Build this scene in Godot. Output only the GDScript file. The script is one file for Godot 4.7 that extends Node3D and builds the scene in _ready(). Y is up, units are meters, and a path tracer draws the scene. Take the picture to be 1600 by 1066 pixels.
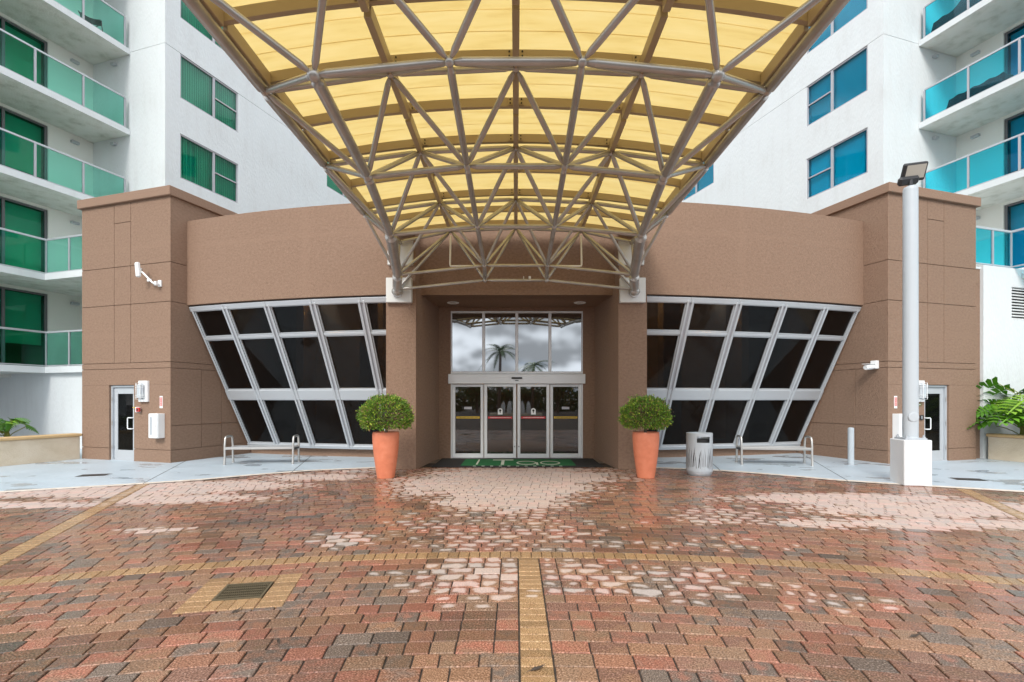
extends Node3D
# Hotel-like porte cochere entrance: brown stucco pavilion, barrel vaulted space-frame canopy, wet brick forecourt.
# Depth in front of the camera runs along -z; P(x, y, depth) writes a point that way.

const TH := 0.3072            # the two wings are turned by this angle, mirrored
const CAM_H := 1.555
const RING := 7.0             # the paving circles are centred this far behind the camera
const WALL_R := 24.7          # radius of the curved facade
const WALL_X := 0.235
const WALL_C := 36.2          # depth of the facade's centre
const LEFT_C := Vector3(-8.45, 0, -12.6)
const RIGHT_C := Vector3(8.98, 0, -12.42)

var M := {}
var names := {}
var rng := RandomNumberGenerator.new()


class MB:
	var v := PackedVector3Array()
	var n := PackedVector3Array()
	var uv := PackedVector2Array()
	var col := PackedColorArray()
	var idx := PackedInt32Array()
	var tint := Color(1, 1, 1)
	var coloured := false
	var mapped := false

	func add(p: Vector3, nn: Vector3, t := Vector2.ZERO) -> int:
		v.append(p)
		n.append(nn)
		uv.append(t)
		col.append(tint)
		return v.size() - 1

	# a flat polygon, turned so that it faces OUT
	func poly(pts: Array, out: Vector3, uvs: Array = []) -> void:
		var nn: Vector3 = (pts[1] - pts[0]).cross(pts[2] - pts[0])
		if nn.length_squared() < 1e-16 and pts.size() > 3:
			nn = (pts[2] - pts[0]).cross(pts[3] - pts[0])
		nn = nn.normalized()
		var flip := nn.dot(out) < 0.0
		if flip:
			nn = -nn
		var b := v.size()
		for k in pts.size():
			add(pts[k], nn, uvs[k] if uvs.size() > k else Vector2.ZERO)
		for k in range(1, pts.size() - 1):
			if flip:
				idx.append_array([b, b + k, b + k + 1])
			else:
				idx.append_array([b, b + k + 1, b + k])

	func box(c: Vector3, s: Vector3, bev := 0.0, bs := Basis()) -> void:
		var h := s / 2.0
		var b := minf(bev, minf(h.x, minf(h.y, h.z)) * 0.9)
		if b <= 0.0:
			for i in 3:
				for sg in [-1.0, 1.0]:
					var j := (i + 1) % 3
					var k := (i + 2) % 3
					var pts := []
					for q in [[-1, -1], [1, -1], [1, 1], [-1, 1]]:
						var p := Vector3.ZERO
						p[i] = sg * h[i]
						p[j] = q[0] * h[j]
						p[k] = q[1] * h[k]
						pts.append(c + bs * p)
					var o := Vector3.ZERO
					o[i] = sg
					poly(pts, bs * o)
			return
		for i in 3:
			var j := (i + 1) % 3
			var k := (i + 2) % 3
			for sg in [-1.0, 1.0]:
				var pts := []
				for q in [[-1, -1], [1, -1], [1, 1], [-1, 1]]:
					var p := Vector3.ZERO
					p[i] = sg * h[i]
					p[j] = q[0] * (h[j] - b)
					p[k] = q[1] * (h[k] - b)
					pts.append(c + bs * p)
				var o := Vector3.ZERO
				o[i] = sg
				poly(pts, bs * o)
				for sj in [-1.0, 1.0]:
					var e := []
					for q in [[0, -1], [0, 1], [1, 1], [1, -1]]:
						var p := Vector3.ZERO
						p[k] = q[1] * (h[k] - b)
						p[i] = sg * (h[i] - (b if q[0] == 1 else 0.0))
						p[j] = sj * (h[j] - (0.0 if q[0] == 1 else b))
						e.append(c + bs * p)
					var oo := Vector3.ZERO
					oo[i] = sg
					oo[j] = sj
					poly(e, bs * oo)
		for sx in [-1.0, 1.0]:
			for sy in [-1.0, 1.0]:
				for sz in [-1.0, 1.0]:
					var sv := Vector3(sx, sy, sz)
					var pts := []
					for i in 3:
						var p := Vector3(sx * (h.x - b), sy * (h.y - b), sz * (h.z - b))
						p[i] = sv[i] * h[i]
						pts.append(c + bs * p)
					poly(pts, bs * sv)

	# rings along the axis p0 -> p1: each [metres from p0, radius]
	func turned(p0: Vector3, p1: Vector3, rings: Array, sides := 12, caps := true) -> void:
		var ax := (p1 - p0).normalized()
		var ref := Vector3.UP if absf(ax.y) < 0.9 else Vector3.RIGHT
		var e1 := ax.cross(ref).normalized()
		var e2 := ax.cross(e1).normalized()
		for r in rings.size() - 1:
			var a = rings[r]
			var c = rings[r + 1]
			var dl: float = c[0] - a[0]
			var dr: float = c[1] - a[1]
			if absf(dl) + absf(dr) < 1e-6:
				continue
			var b := v.size()
			for k in sides + 1:
				var an := TAU * k / sides
				var dir := e1 * cos(an) + e2 * sin(an)
				var nn := (dir * dl - ax * dr).normalized()
				add(p0 + ax * float(a[0]) + dir * float(a[1]), nn, Vector2(float(k) / sides, a[0]))
				add(p0 + ax * float(c[0]) + dir * float(c[1]), nn, Vector2(float(k) / sides, c[0]))
			for k in sides:
				var q := b + 2 * k
				idx.append_array([q, q + 1, q + 2, q + 2, q + 1, q + 3])
		if caps:
			for e in [[rings[0], -1.0], [rings[rings.size() - 1], 1.0]]:
				if float(e[0][1]) > 1e-4:
					var pts := []
					for k in sides:
						var an := TAU * k / sides
						pts.append(p0 + ax * float(e[0][0]) + (e1 * cos(an) + e2 * sin(an)) * float(e[0][1]))
					poly(pts, ax * float(e[1]))

	func tube(p0: Vector3, p1: Vector3, r: float, sides := 12) -> void:
		turned(p0, p1, [[0.0, r], [p0.distance_to(p1), r]], sides)

	func ball(c: Vector3, r: float, sides := 12, squash := 1.0) -> void:
		var rows := sides / 2
		var b := v.size()
		for i in rows + 1:
			var la := PI * i / rows - PI / 2
			for k in sides + 1:
				var an := TAU * k / sides
				var d := Vector3(cos(la) * cos(an), sin(la), cos(la) * sin(an))
				add(c + d * r * Vector3(1, squash, 1), d)
		for i in rows:
			for k in sides:
				var q := b + i * (sides + 1) + k
				var w := q + sides + 1
				idx.append_array([q, q + 1, w, w, q + 1, w + 1])

	# a bent tube through points
	func pipe(pts: Array, r: float, sides := 8) -> void:
		var rings := []
		var e1 := Vector3.ZERO
		for i in pts.size():
			var t: Vector3 = (pts[mini(i + 1, pts.size() - 1)] - pts[maxi(i - 1, 0)]).normalized()
			if i == 0:
				e1 = t.cross(Vector3.UP if absf(t.y) < 0.9 else Vector3.RIGHT).normalized()
			else:
				e1 = (e1 - t * e1.dot(t)).normalized()
			var e2 := t.cross(e1)
			var b := v.size()
			rings.append(b)
			for k in sides + 1:
				var an := TAU * k / sides
				var d := e1 * cos(an) + e2 * sin(an)
				add(pts[i] + d * r, d)
		for i in rings.size() - 1:
			for k in sides:
				var q: int = rings[i] + k
				var w: int = rings[i + 1] + k
				idx.append_array([q, w, q + 1, q + 1, w, w + 1])
		for e in [[0, 1], [pts.size() - 1, pts.size() - 2]]:
			var cap := []
			for k in sides:
				cap.append(v[rings[e[0]] + k])
			poly(cap, pts[e[0]] - pts[e[1]])

	# plan: Array of Vector2(x, z)
	func prism(plan: Array, y0: float, y1: float) -> void:
		var top := []
		var bot := []
		var mid := Vector2.ZERO
		for p in plan:
			top.append(Vector3(p.x, y1, p.y))
			bot.append(Vector3(p.x, y0, p.y))
			mid += p / float(plan.size())
		poly(top, Vector3.UP)
		poly(bot, Vector3.DOWN)
		for k in plan.size():
			var q := (k + 1) % plan.size()
			var e: Vector2 = (plan[k] + plan[q]) / 2.0 - mid
			poly([bot[k], bot[q], top[q], top[k]], Vector3(e.x, 0, e.y))

	# a smooth sheet over rows of points
	func sheet(grid: Array, out: Vector3) -> void:
		var b := v.size()
		var nc: int = grid[0].size()
		var nr := grid.size()
		for i in nr:
			for k in nc:
				var du: Vector3 = grid[i][mini(k + 1, nc - 1)] - grid[i][maxi(k - 1, 0)]
				var dv: Vector3 = grid[mini(i + 1, nr - 1)][k] - grid[maxi(i - 1, 0)][k]
				var nn := du.cross(dv).normalized()
				add(grid[i][k], nn if nn.dot(out) > 0 else -nn, Vector2(float(k) / (nc - 1), float(i) / (nr - 1)))
		for i in nr - 1:
			for k in nc - 1:
				var q := b + i * nc + k
				var w := q + nc
				var nn := (v[q + 1] - v[q]).cross(v[w] - v[q])
				if nn.dot(out) > 0:
					idx.append_array([q, w, q + 1, q + 1, w, w + 1])
				else:
					idx.append_array([q, q + 1, w, w, q + 1, w + 1])

	func mesh() -> ArrayMesh:
		var a := []
		a.resize(Mesh.ARRAY_MAX)
		a[Mesh.ARRAY_VERTEX] = v
		a[Mesh.ARRAY_NORMAL] = n
		if mapped:
			a[Mesh.ARRAY_TEX_UV] = uv
		if coloured:
			a[Mesh.ARRAY_COLOR] = col
		a[Mesh.ARRAY_INDEX] = idx
		var m := ArrayMesh.new()
		m.add_surface_from_arrays(Mesh.PRIMITIVE_TRIANGLES, a)
		return m


func P(x: float, y: float, d: float) -> Vector3:
	return Vector3(x, y, -d)


func numbered(called: String) -> String:
	var k: int = names.get(called, 0)
	names[called] = k + 1
	return called if k == 0 else "%s_%03d" % [called, k]


func tag(o: Node, label: String, category := "", group := "", kind := "") -> Node:
	if label != "":
		o.set_meta("label", label)
	if category != "":
		o.set_meta("category", category)
	if group != "":
		o.set_meta("group", group)
	if kind != "":
		o.set_meta("kind", kind)
	return o


func thing(called: String, label: String, category: String, at := Vector3.ZERO, turn := 0.0, group := "") -> Node3D:
	var o := Node3D.new()
	o.name = numbered(called)
	add_child(o)
	o.position = at
	o.rotation.y = turn
	tag(o, label, category, group)
	return o


func obj(called: String, b: MB, m: Material, parent: Node = null) -> MeshInstance3D:
	var o := MeshInstance3D.new()
	o.mesh = b.mesh()
	o.material_override = m
	if parent == null:
		o.name = numbered(called)
		add_child(o)
	else:
		o.name = called
		parent.add_child(o, true)
	return o


func part_box(called: String, c: Vector3, s: Vector3, m: Material, parent: Node, bev := 0.0, bs := Basis()) -> MeshInstance3D:
	var b := MB.new()
	b.box(c, s, bev, bs)
	return obj(called, b, m, parent)


# a glass pane: two faces, thin along its least side
func pane_box(c: Vector3, s: Vector3, m: Material, parent: Node) -> MeshInstance3D:
	var i := 0 if s.x < s.z else 2
	var j := 2 - i
	var b := MB.new()
	for sg in [-1.0, 1.0]:
		var pts := []
		for q in [[-1, -1], [1, -1], [1, 1], [-1, 1]]:
			var p := Vector3(0, q[1] * s.y / 2, 0)
			p[i] = sg * s[i] / 2
			p[j] = q[0] * s[j] / 2
			pts.append(c + p)
		var o := Vector3.ZERO
		o[i] = sg
		b.poly(pts, o)
	return obj("pane", b, m, parent)


func group_node(called: String, parent: Node, at := Vector3.ZERO, turn := 0.0) -> Node3D:
	var o := Node3D.new()
	o.name = called
	parent.add_child(o, true)
	o.position = at
	o.rotation.y = turn
	return o


# a bar of rectangular section from p0 to p1; OUT is where its width-wise face looks
func bar(b: MB, p0: Vector3, p1: Vector3, w: float, dep: float, out: Vector3, bev := 0.0) -> void:
	var ax := (p1 - p0).normalized()
	var sd := ax.cross(out).normalized()
	var nn := sd.cross(ax).normalized()
	b.box((p0 + p1) / 2.0, Vector3(w, p0.distance_to(p1), dep), bev, Basis(sd, ax, nn))


# boxes that fill the rectangle u0..u1, v0..v1 but for the holes [u0, u1, v0, v1]; put = Callable(u0, u1, v0, v1)
func with_holes(u0: float, u1: float, v0: float, v1: float, holes: Array, put: Callable) -> void:
	var us := [u0, u1]
	for h in holes:
		us.append_array([h[0], h[1]])
	us.sort()
	for i in us.size() - 1:
		var a: float = us[i]
		var c: float = us[i + 1]
		if c - a < 1e-4 or a < u0 - 1e-4 or c > u1 + 1e-4:
			continue
		var cuts := []
		for h in holes:
			if h[0] < (a + c) / 2 and h[1] > (a + c) / 2 and h[3] > v0 and h[2] < v1:
				cuts.append([maxf(h[2], v0), minf(h[3], v1)])
		cuts.sort_custom(func(p, q): return p[0] < q[0])
		var at := v0
		for q in cuts:
			if q[0] - at > 1e-4:
				put.call(a, c, at, q[0])
			at = q[1]
		if v1 - at > 1e-4:
			put.call(a, c, at, v1)


func lin(r: float, g: float, b: float) -> Color:
	return Color(r, g, b).linear_to_srgb()


func mat(key: String, c: Color, rough := 0.7, metal := 0.0) -> StandardMaterial3D:
	var m := StandardMaterial3D.new()
	m.resource_name = key
	m.albedo_color = c
	m.roughness = rough
	m.metallic = metal
	M[key] = m
	return m


func noise_tex(freq: float, ramp: Array, seed_: int, size := 512, normal := 0.0, octaves := 5, kind := FastNoiseLite.TYPE_SIMPLEX_SMOOTH) -> NoiseTexture2D:
	var f := FastNoiseLite.new()
	f.seed = seed_
	f.noise_type = kind
	f.frequency = freq
	f.fractal_octaves = octaves
	var t := NoiseTexture2D.new()
	t.width = size
	t.height = size
	t.seamless = true
	t.noise = f
	if normal > 0.0:
		t.as_normal_map = true
		t.bump_strength = normal
	elif ramp.size() > 0:
		var g := Gradient.new()
		g.offsets = PackedFloat32Array(ramp.map(func(q): return q[0]))
		g.colors = PackedColorArray(ramp.map(func(q): return q[1]))
		t.color_ramp = g
	return t


func textured(m: StandardMaterial3D, metres: float, albedo: Texture2D, bump: Texture2D = null, bump_scale := 0.5, rough: Texture2D = null) -> void:
	m.uv1_triplanar = true
	m.uv1_world_triplanar = true
	m.uv1_scale = Vector3.ONE / metres
	if albedo:
		m.albedo_texture = albedo
		m.albedo_color = Color.WHITE
	if bump:
		m.normal_enabled = true
		m.normal_texture = bump
		m.normal_scale = bump_scale
	if rough:
		m.roughness_texture = rough
		m.roughness_texture_channel = BaseMaterial3D.TEXTURE_CHANNEL_RED
		m.roughness = 1.0


func grey(x: float) -> Color:
	return Color(x, x, x)


func _ready() -> void:
	rng.seed = 20240607
	# camera: level, its lens shifted up
	var cam := Camera3D.new()
	cam.name = "camera"
	cam.projection = Camera3D.PROJECTION_FRUSTUM
	cam.near = 0.05
	cam.far = 400.0
	cam.size = 2.0 * 533.0 / 805.0 * 0.05
	cam.frustum_offset = Vector2(-6.0, 92.0) / 805.0 * 0.05
	cam.position = Vector3(0, CAM_H, 0)
	cam.current = true
	add_child(cam)

	# overcast, broken cloud
	var env := Environment.new()
	env.background_mode = Environment.BG_SKY
	var sky := Sky.new()
	var pano := PanoramaSkyMaterial.new()
	pano.panorama = cloud_sky()
	sky.sky_material = pano
	env.sky = sky
	env.background_energy_multiplier = 0.92
	env.tonemap_mode = Environment.TONE_MAPPER_LINEAR
	env.tonemap_exposure = 1.82
	env.sdfgi_enabled = true
	env.ssao_enabled = true
	env.ssil_enabled = true
	var we := WorldEnvironment.new()
	we.name = "environment"
	we.environment = env
	add_child(we)

	var sun := DirectionalLight3D.new()
	sun.name = "sun"
	sun.light_energy = 0.5
	sun.light_color = Color(1.0, 0.985, 0.96)
	sun.light_angular_distance = 20.0
	sun.shadow_enabled = true
	sun.rotation = Vector3(deg_to_rad(-38), deg_to_rad(-16), 0)
	add_child(sun)

	materials()
	forecourt()
	for side in [-1, 1]:
		stair_tower(side)
	pavilion()
	canopy()
	for side in [-1, 1]:
		apartments(side)
	for side in [-1, 1]:
		wing_fittings(side)
	furniture()
	behind_camera()


func cloud_sky() -> ImageTexture:
	var w := 1024
	var h := 512
	var f := FastNoiseLite.new()
	f.seed = 11
	f.frequency = 1.9
	f.fractal_octaves = 6
	f.fractal_gain = 0.52
	var g := FastNoiseLite.new()
	g.seed = 31
	g.frequency = 0.9
	g.fractal_octaves = 3
	var data := PackedFloat32Array()
	data.resize(w * h * 3)
	for j in h:
		var el := PI / 2 - PI * (j + 0.5) / h
		for i in w:
			var az := TAU * i / w
			var c := Vector3(0.78, 0.8, 0.82)
			if el > -0.02:
				var sy := maxf(sin(el), 0.0)
				# a flat cloud deck seen from below
				var q := 1.6 / (sy + 0.28)
				var p := Vector3(cos(az) * cos(el) * q, sy * 1.5, sin(az) * cos(el) * q)
				var n1 := f.get_noise_3dv(p) * 0.5 + 0.5
				var n2 := g.get_noise_3dv(p * 0.8) * 0.5 + 0.5
				var t := clampf((n1 - 0.33) / 0.34, 0.0, 1.0)
				var body := 0.34 + 1.2 * t * t * (3.0 - 2.0 * t)
				body *= 0.8 + 0.4 * n2
				c = Vector3(body * 0.95, body, body * 1.06)
				var gap := clampf((n2 - 0.66) / 0.1, 0.0, 1.0) * clampf((0.5 - n1) / 0.15, 0.0, 1.0)
				c = c.lerp(Vector3(0.42, 0.62, 0.9), gap * 0.8)
			var k := (j * w + i) * 3
			data[k] = c.x
			data[k + 1] = c.y
			data[k + 2] = c.z
	var im := Image.create_from_data(w, h, false, Image.FORMAT_RGBF, data.to_byte_array())
	return ImageTexture.create_from_image(im)


func materials() -> void:
	var m: StandardMaterial3D
	var stucco_bump := noise_tex(0.09, [], 5, 512, 5.0, 4)
	m = mat("brown_stucco", lin(0.235, 0.149, 0.103), 0.88)
	textured(m, 2.2, noise_tex(0.035, [[0.0, lin(0.218, 0.134, 0.089)], [0.4, lin(0.266, 0.167, 0.113)], [0.6, lin(0.277, 0.175, 0.119)], [1.0, lin(0.318, 0.205, 0.143)]], 3, 1024, 0.0, 5), noise_tex(0.11, [], 5, 1024, 7.0, 3), 0.9)
	m.uv1_scale = Vector3(1.0 / 3.4, 1.0 / 2.2, 1.0 / 3.4)
	m = mat("brown_coping", lin(0.262, 0.165, 0.113), 0.85)
	textured(m, 2.0, null, stucco_bump, 0.3)
	m = mat("white_stucco", lin(0.8, 0.81, 0.81), 0.85)
	textured(m, 5.0, noise_tex(0.008, [[0.0, lin(0.62, 0.64, 0.64)], [0.25, lin(0.66, 0.685, 0.692)], [0.45, lin(0.675, 0.705, 0.713)], [1.0, lin(0.69, 0.72, 0.73)]], 9, 512, 0.0, 6), stucco_bump, 0.12)
	m.uv1_scale = Vector3(1.0 / 2.6, 1.0 / 11.0, 1.0 / 2.6)
	m = mat("slab_soffit", lin(0.62, 0.63, 0.6), 0.9)
	textured(m, 4.0, noise_tex(0.012, [[0.0, lin(0.52, 0.53, 0.48)], [0.25, lin(0.66, 0.67, 0.62)], [0.5, lin(0.74, 0.75, 0.71)], [1.0, lin(0.77, 0.78, 0.75)]], 21, 512, 0.0, 6), stucco_bump, 0.2)
	mat("balcony_wall", lin(0.78, 0.78, 0.74), 0.85)
	mat("white_paint", lin(0.82, 0.83, 0.83), 0.45)
	m = mat("white_masonry", lin(0.68, 0.69, 0.7), 0.75)
	textured(m, 1.0, null, stucco_bump, 0.25)
	mat("pole_paint", lin(0.46, 0.5, 0.53), 0.4)
	mat("aluminium", lin(0.49, 0.515, 0.54), 0.38, 0.2)
	mat("door_frame", lin(0.72, 0.73, 0.74), 0.35, 0.1)
	mat("dark_frame", lin(0.16, 0.16, 0.17), 0.5, 0.2)
	mat("grey_frame", lin(0.42, 0.42, 0.45), 0.5, 0.2)
	m = mat("steel_paint", lin(0.53, 0.515, 0.49), 0.27, 0.5)
	textured(m, 1.3, noise_tex(0.01, [[0.0, lin(0.39, 0.37, 0.34)], [0.5, lin(0.48, 0.465, 0.44)], [1.0, lin(0.54, 0.525, 0.5)]], 14, 256, 0.0, 5))
	m = mat("roof_beam", lin(0.43, 0.34, 0.22), 0.45)
	m = mat("roof_panel", lin(0.86, 0.64, 0.26), 0.35)
	textured(m, 3.0, noise_tex(0.012, [[0.0, lin(0.77, 0.56, 0.2)], [0.35, lin(0.86, 0.66, 0.265)], [1.0, lin(0.91, 0.73, 0.34)]], 44, 512, 0.0, 5))
	m.uv1_scale = Vector3(0.15, 0.3, 0.8)
	m.backlight_enabled = true
	m.backlight = lin(1.0, 0.98, 0.9)
	mat("bracket_paint", lin(0.62, 0.62, 0.6), 0.5)
	mat("stainless", lin(0.55, 0.53, 0.5), 0.28, 0.75)
	m = mat("galvanised", lin(0.5, 0.53, 0.56), 0.4, 0.4)
	mat("dark_metal", lin(0.035, 0.035, 0.037), 0.45, 0.3)
	mat("black", lin(0.012, 0.012, 0.012), 0.6)
	mat("rubber_black", lin(0.016, 0.016, 0.017), 0.85)
	m = mat("mat_black", lin(0.018, 0.017, 0.017), 0.95)
	mat("mat_green", lin(0.01, 0.14, 0.04), 0.95)
	mat("mat_letter", lin(0.62, 0.66, 0.55), 0.9)
	m = mat("terracotta", lin(0.66, 0.22, 0.12), 0.6)
	textured(m, 0.7, noise_tex(0.012, [[0.0, lin(0.56, 0.165, 0.085)], [0.45, lin(0.63, 0.195, 0.1)], [1.0, lin(0.68, 0.235, 0.135)]], 71, 256, 0.0, 5))
	mat("soil", lin(0.05, 0.035, 0.025), 0.95)
	m = mat("leaf", Color.WHITE, 0.5)
	m.vertex_color_use_as_albedo = true
	m.backlight_enabled = true
	m.backlight = Color(0.35, 0.45, 0.12)
	m = mat("bark", lin(0.13, 0.09, 0.07), 0.9)
	m = mat("beige_stone", lin(0.6, 0.47, 0.31), 0.85)
	textured(m, 1.8, noise_tex(0.015, [[0.0, lin(0.6, 0.5, 0.36)], [0.5, lin(0.68, 0.58, 0.44)], [1.0, lin(0.73, 0.64, 0.51)]], 81, 256, 0.0, 6), stucco_bump, 0.3)
	mat("planter_cap", lin(0.62, 0.43, 0.22), 0.7)
	mat("tan_paver_edge", lin(0.3, 0.2, 0.1), 0.8)
	mat("red_plastic", lin(0.5, 0.04, 0.03), 0.4)
	mat("pink_red", lin(0.62, 0.22, 0.2), 0.5)
	mat("yellow_film", lin(0.62, 0.4, 0.03), 0.5)
	mat("red_film", lin(0.6, 0.03, 0.04), 0.5)
	mat("water_white", lin(0.75, 0.78, 0.8), 0.3)
	mat("lobby_wall", lin(0.42, 0.34, 0.25), 0.8)
	m = mat("lobby_lamp", lin(0.9, 0.8, 0.6), 0.5)
	m.emission_enabled = true
	m.emission = Color(1.0, 0.75, 0.45)
	m.emission_energy_multiplier = 2.0
	mat("lobby_floor", lin(0.16, 0.13, 0.1), 0.35)
	mat("asphalt", lin(0.05, 0.05, 0.05), 0.85)
	mat("lens_glass", lin(0.42, 0.38, 0.32), 0.25)
	# glass
	m = mat("dark_glass", Color(lin(0.005, 0.005, 0.005), 0.7), 0.02)
	m.transparency = BaseMaterial3D.TRANSPARENCY_ALPHA
	m.metallic_specular = 0.27
	m = mat("door_glass", Color(lin(0.008, 0.008, 0.008), 0.7), 0.015)
	m.transparency = BaseMaterial3D.TRANSPARENCY_ALPHA
	m.metallic_specular = 1.0
	m.clearcoat_enabled = true
	m.clearcoat = 1.0
	m.clearcoat_roughness = 0.02
	for e in [["green_glass", lin(0.38, 0.92, 0.76)], ["blue_glass", lin(0.07, 0.8, 1.0)], ["green_pane", lin(0.12, 0.68, 0.5)], ["blue_pane", lin(0.03, 0.66, 0.9)]]:
		m = mat(e[0], Color(e[1], 0.0), 0.02)
		m.refraction_enabled = true
		m.refraction_scale = 0.032
	mat("mirror_glass", lin(0.3, 0.31, 0.32), 0.02, 1.0)
	mat("blind_fabric", lin(0.75, 0.78, 0.72), 0.8)
	# concrete walk: pale, with darker damp patches that shine a little more
	m = mat("walk", lin(0.55, 0.6, 0.64), 0.6)
	textured(m, 5.5, noise_tex(0.008, [[0.0, lin(0.34, 0.40, 0.45)], [0.24, lin(0.37, 0.43, 0.48)], [0.27, lin(0.47, 0.545, 0.605)], [0.6, lin(0.49, 0.565, 0.625)], [1.0, lin(0.52, 0.59, 0.65)]], 17, 1024, 0.0, 5), noise_tex(0.12, [], 8, 512, 2.0, 3), 0.12,
		noise_tex(0.008, [[0.0, grey(0.12)], [0.24, grey(0.16)], [0.29, grey(0.38)], [1.0, grey(0.52)]], 17, 1024, 0.0, 5))
	m.uv1_scale = Vector3(1.0 / 15.0, 1.0, 1.0 / 8.0)
	m = mat("kerb_strip", lin(0.66, 0.58, 0.5), 0.8)
	textured(m, 1.0, noise_tex(0.02, [[0.0, lin(0.5, 0.42, 0.35)], [0.5, lin(0.66, 0.58, 0.5)], [1.0, lin(0.74, 0.68, 0.62)]], 19, 256))
	m = mat("joint_sand", lin(0.045, 0.035, 0.028), 0.9)
	textured(m, 1.0, noise_tex(0.03, [[0.0, lin(0.03, 0.024, 0.02)], [1.0, lin(0.075, 0.058, 0.045)]], 23, 256))


# ---------------------------------------------------------------- forecourt

func ring_point(a: float, r: float, y := 0.0) -> Vector3:
	return Vector3(r * sin(a), y, RING - r * cos(a))


func edge_radius(a: float) -> float:
	var t := [[0.0, 19.05], [0.17, 19.05], [0.24, 18.85], [0.3, 18.45], [0.35, 18.05], [0.41, 17.88], [0.6, 17.88], [2.0, 17.88]]
	var q := absf(a)
	for k in t.size() - 1:
		if q <= t[k + 1][0]:
			return lerpf(t[k][1], t[k + 1][1], (q - t[k][0]) / (t[k + 1][0] - t[k][0]))
	return 17.88


var damp: FastNoiseLite

# how far the paving has dried at a place: 0 wet, 1 dry. Dry patches as the photograph shows them.
func dryness(x: float, d: float) -> float:
	var best := 0.0
	# [x, depth, half width, half depth, strength]
	var spots := [[-0.25, 9.9, 1.9, 1.9, 1.25], [-0.2, 8.3, 1.2, 1.2, 1.1], [0.9, 10.4, 1.5, 0.9, 1.0], [-1.3, 8.9, 0.9, 0.9, 0.85], [-0.2, 6.1, 1.7, 1.3, 0.5],
		[-0.45, 4.55, 0.75, 0.75, 0.6], [1.1, 4.5, 1.3, 0.65, 0.52], [2.1, 4.0, 0.9, 0.5, 0.38], [2.7, 6.9, 0.7, 0.6, 0.6], [2.1, 5.6, 1.0, 0.4, 0.45],
		[5.2, 8.1, 2.0, 0.5, 1.15], [6.4, 7.3, 2.6, 0.55, 1.2], [5.4, 6.5, 2.4, 0.34, 1.1], [8.2, 6.9, 1.8, 0.9, 1.0], [7.4, 5.9, 1.3, 0.35, 0.8],
		[-7.3, 8.7, 2.4, 0.55, 1.2], [-5.6, 9.3, 1.8, 0.6, 1.15], [-5.2, 8.1, 1.5, 0.42, 1.05], [-7.2, 7.65, 1.5, 0.25, 1.0], [-4.0, 10.4, 1.2, 0.6, 0.9],
		[-1.9, 5.7, 0.45, 0.35, 0.8], [-4.3, 6.15, 0.5, 0.14, 0.8], [0.0, 11.5, 2.6, 0.35, 0.85], [-3.2, 11.2, 0.9, 0.5, 0.7]]
	for s in spots:
		var q := Vector2((x - s[0]) / s[2], (d - s[1]) / s[3]).length()
		best = maxf(best, s[4] * clampf(1.6 - 1.1 * q, 0.0, 1.0))
	return best + damp.get_noise_2d(x * 1.0, d * 1.6) * 0.28


const COLS := 12
const ROWS := 12
const CW := 96
const CH := 64
var tones := [Vector3(0.325, 0.132, 0.087), Vector3(0.3, 0.145, 0.09), Vector3(0.285, 0.155, 0.092), Vector3(0.245, 0.148, 0.094), Vector3(0.17, 0.128, 0.102), Vector3(0.245, 0.13, 0.092)]

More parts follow.
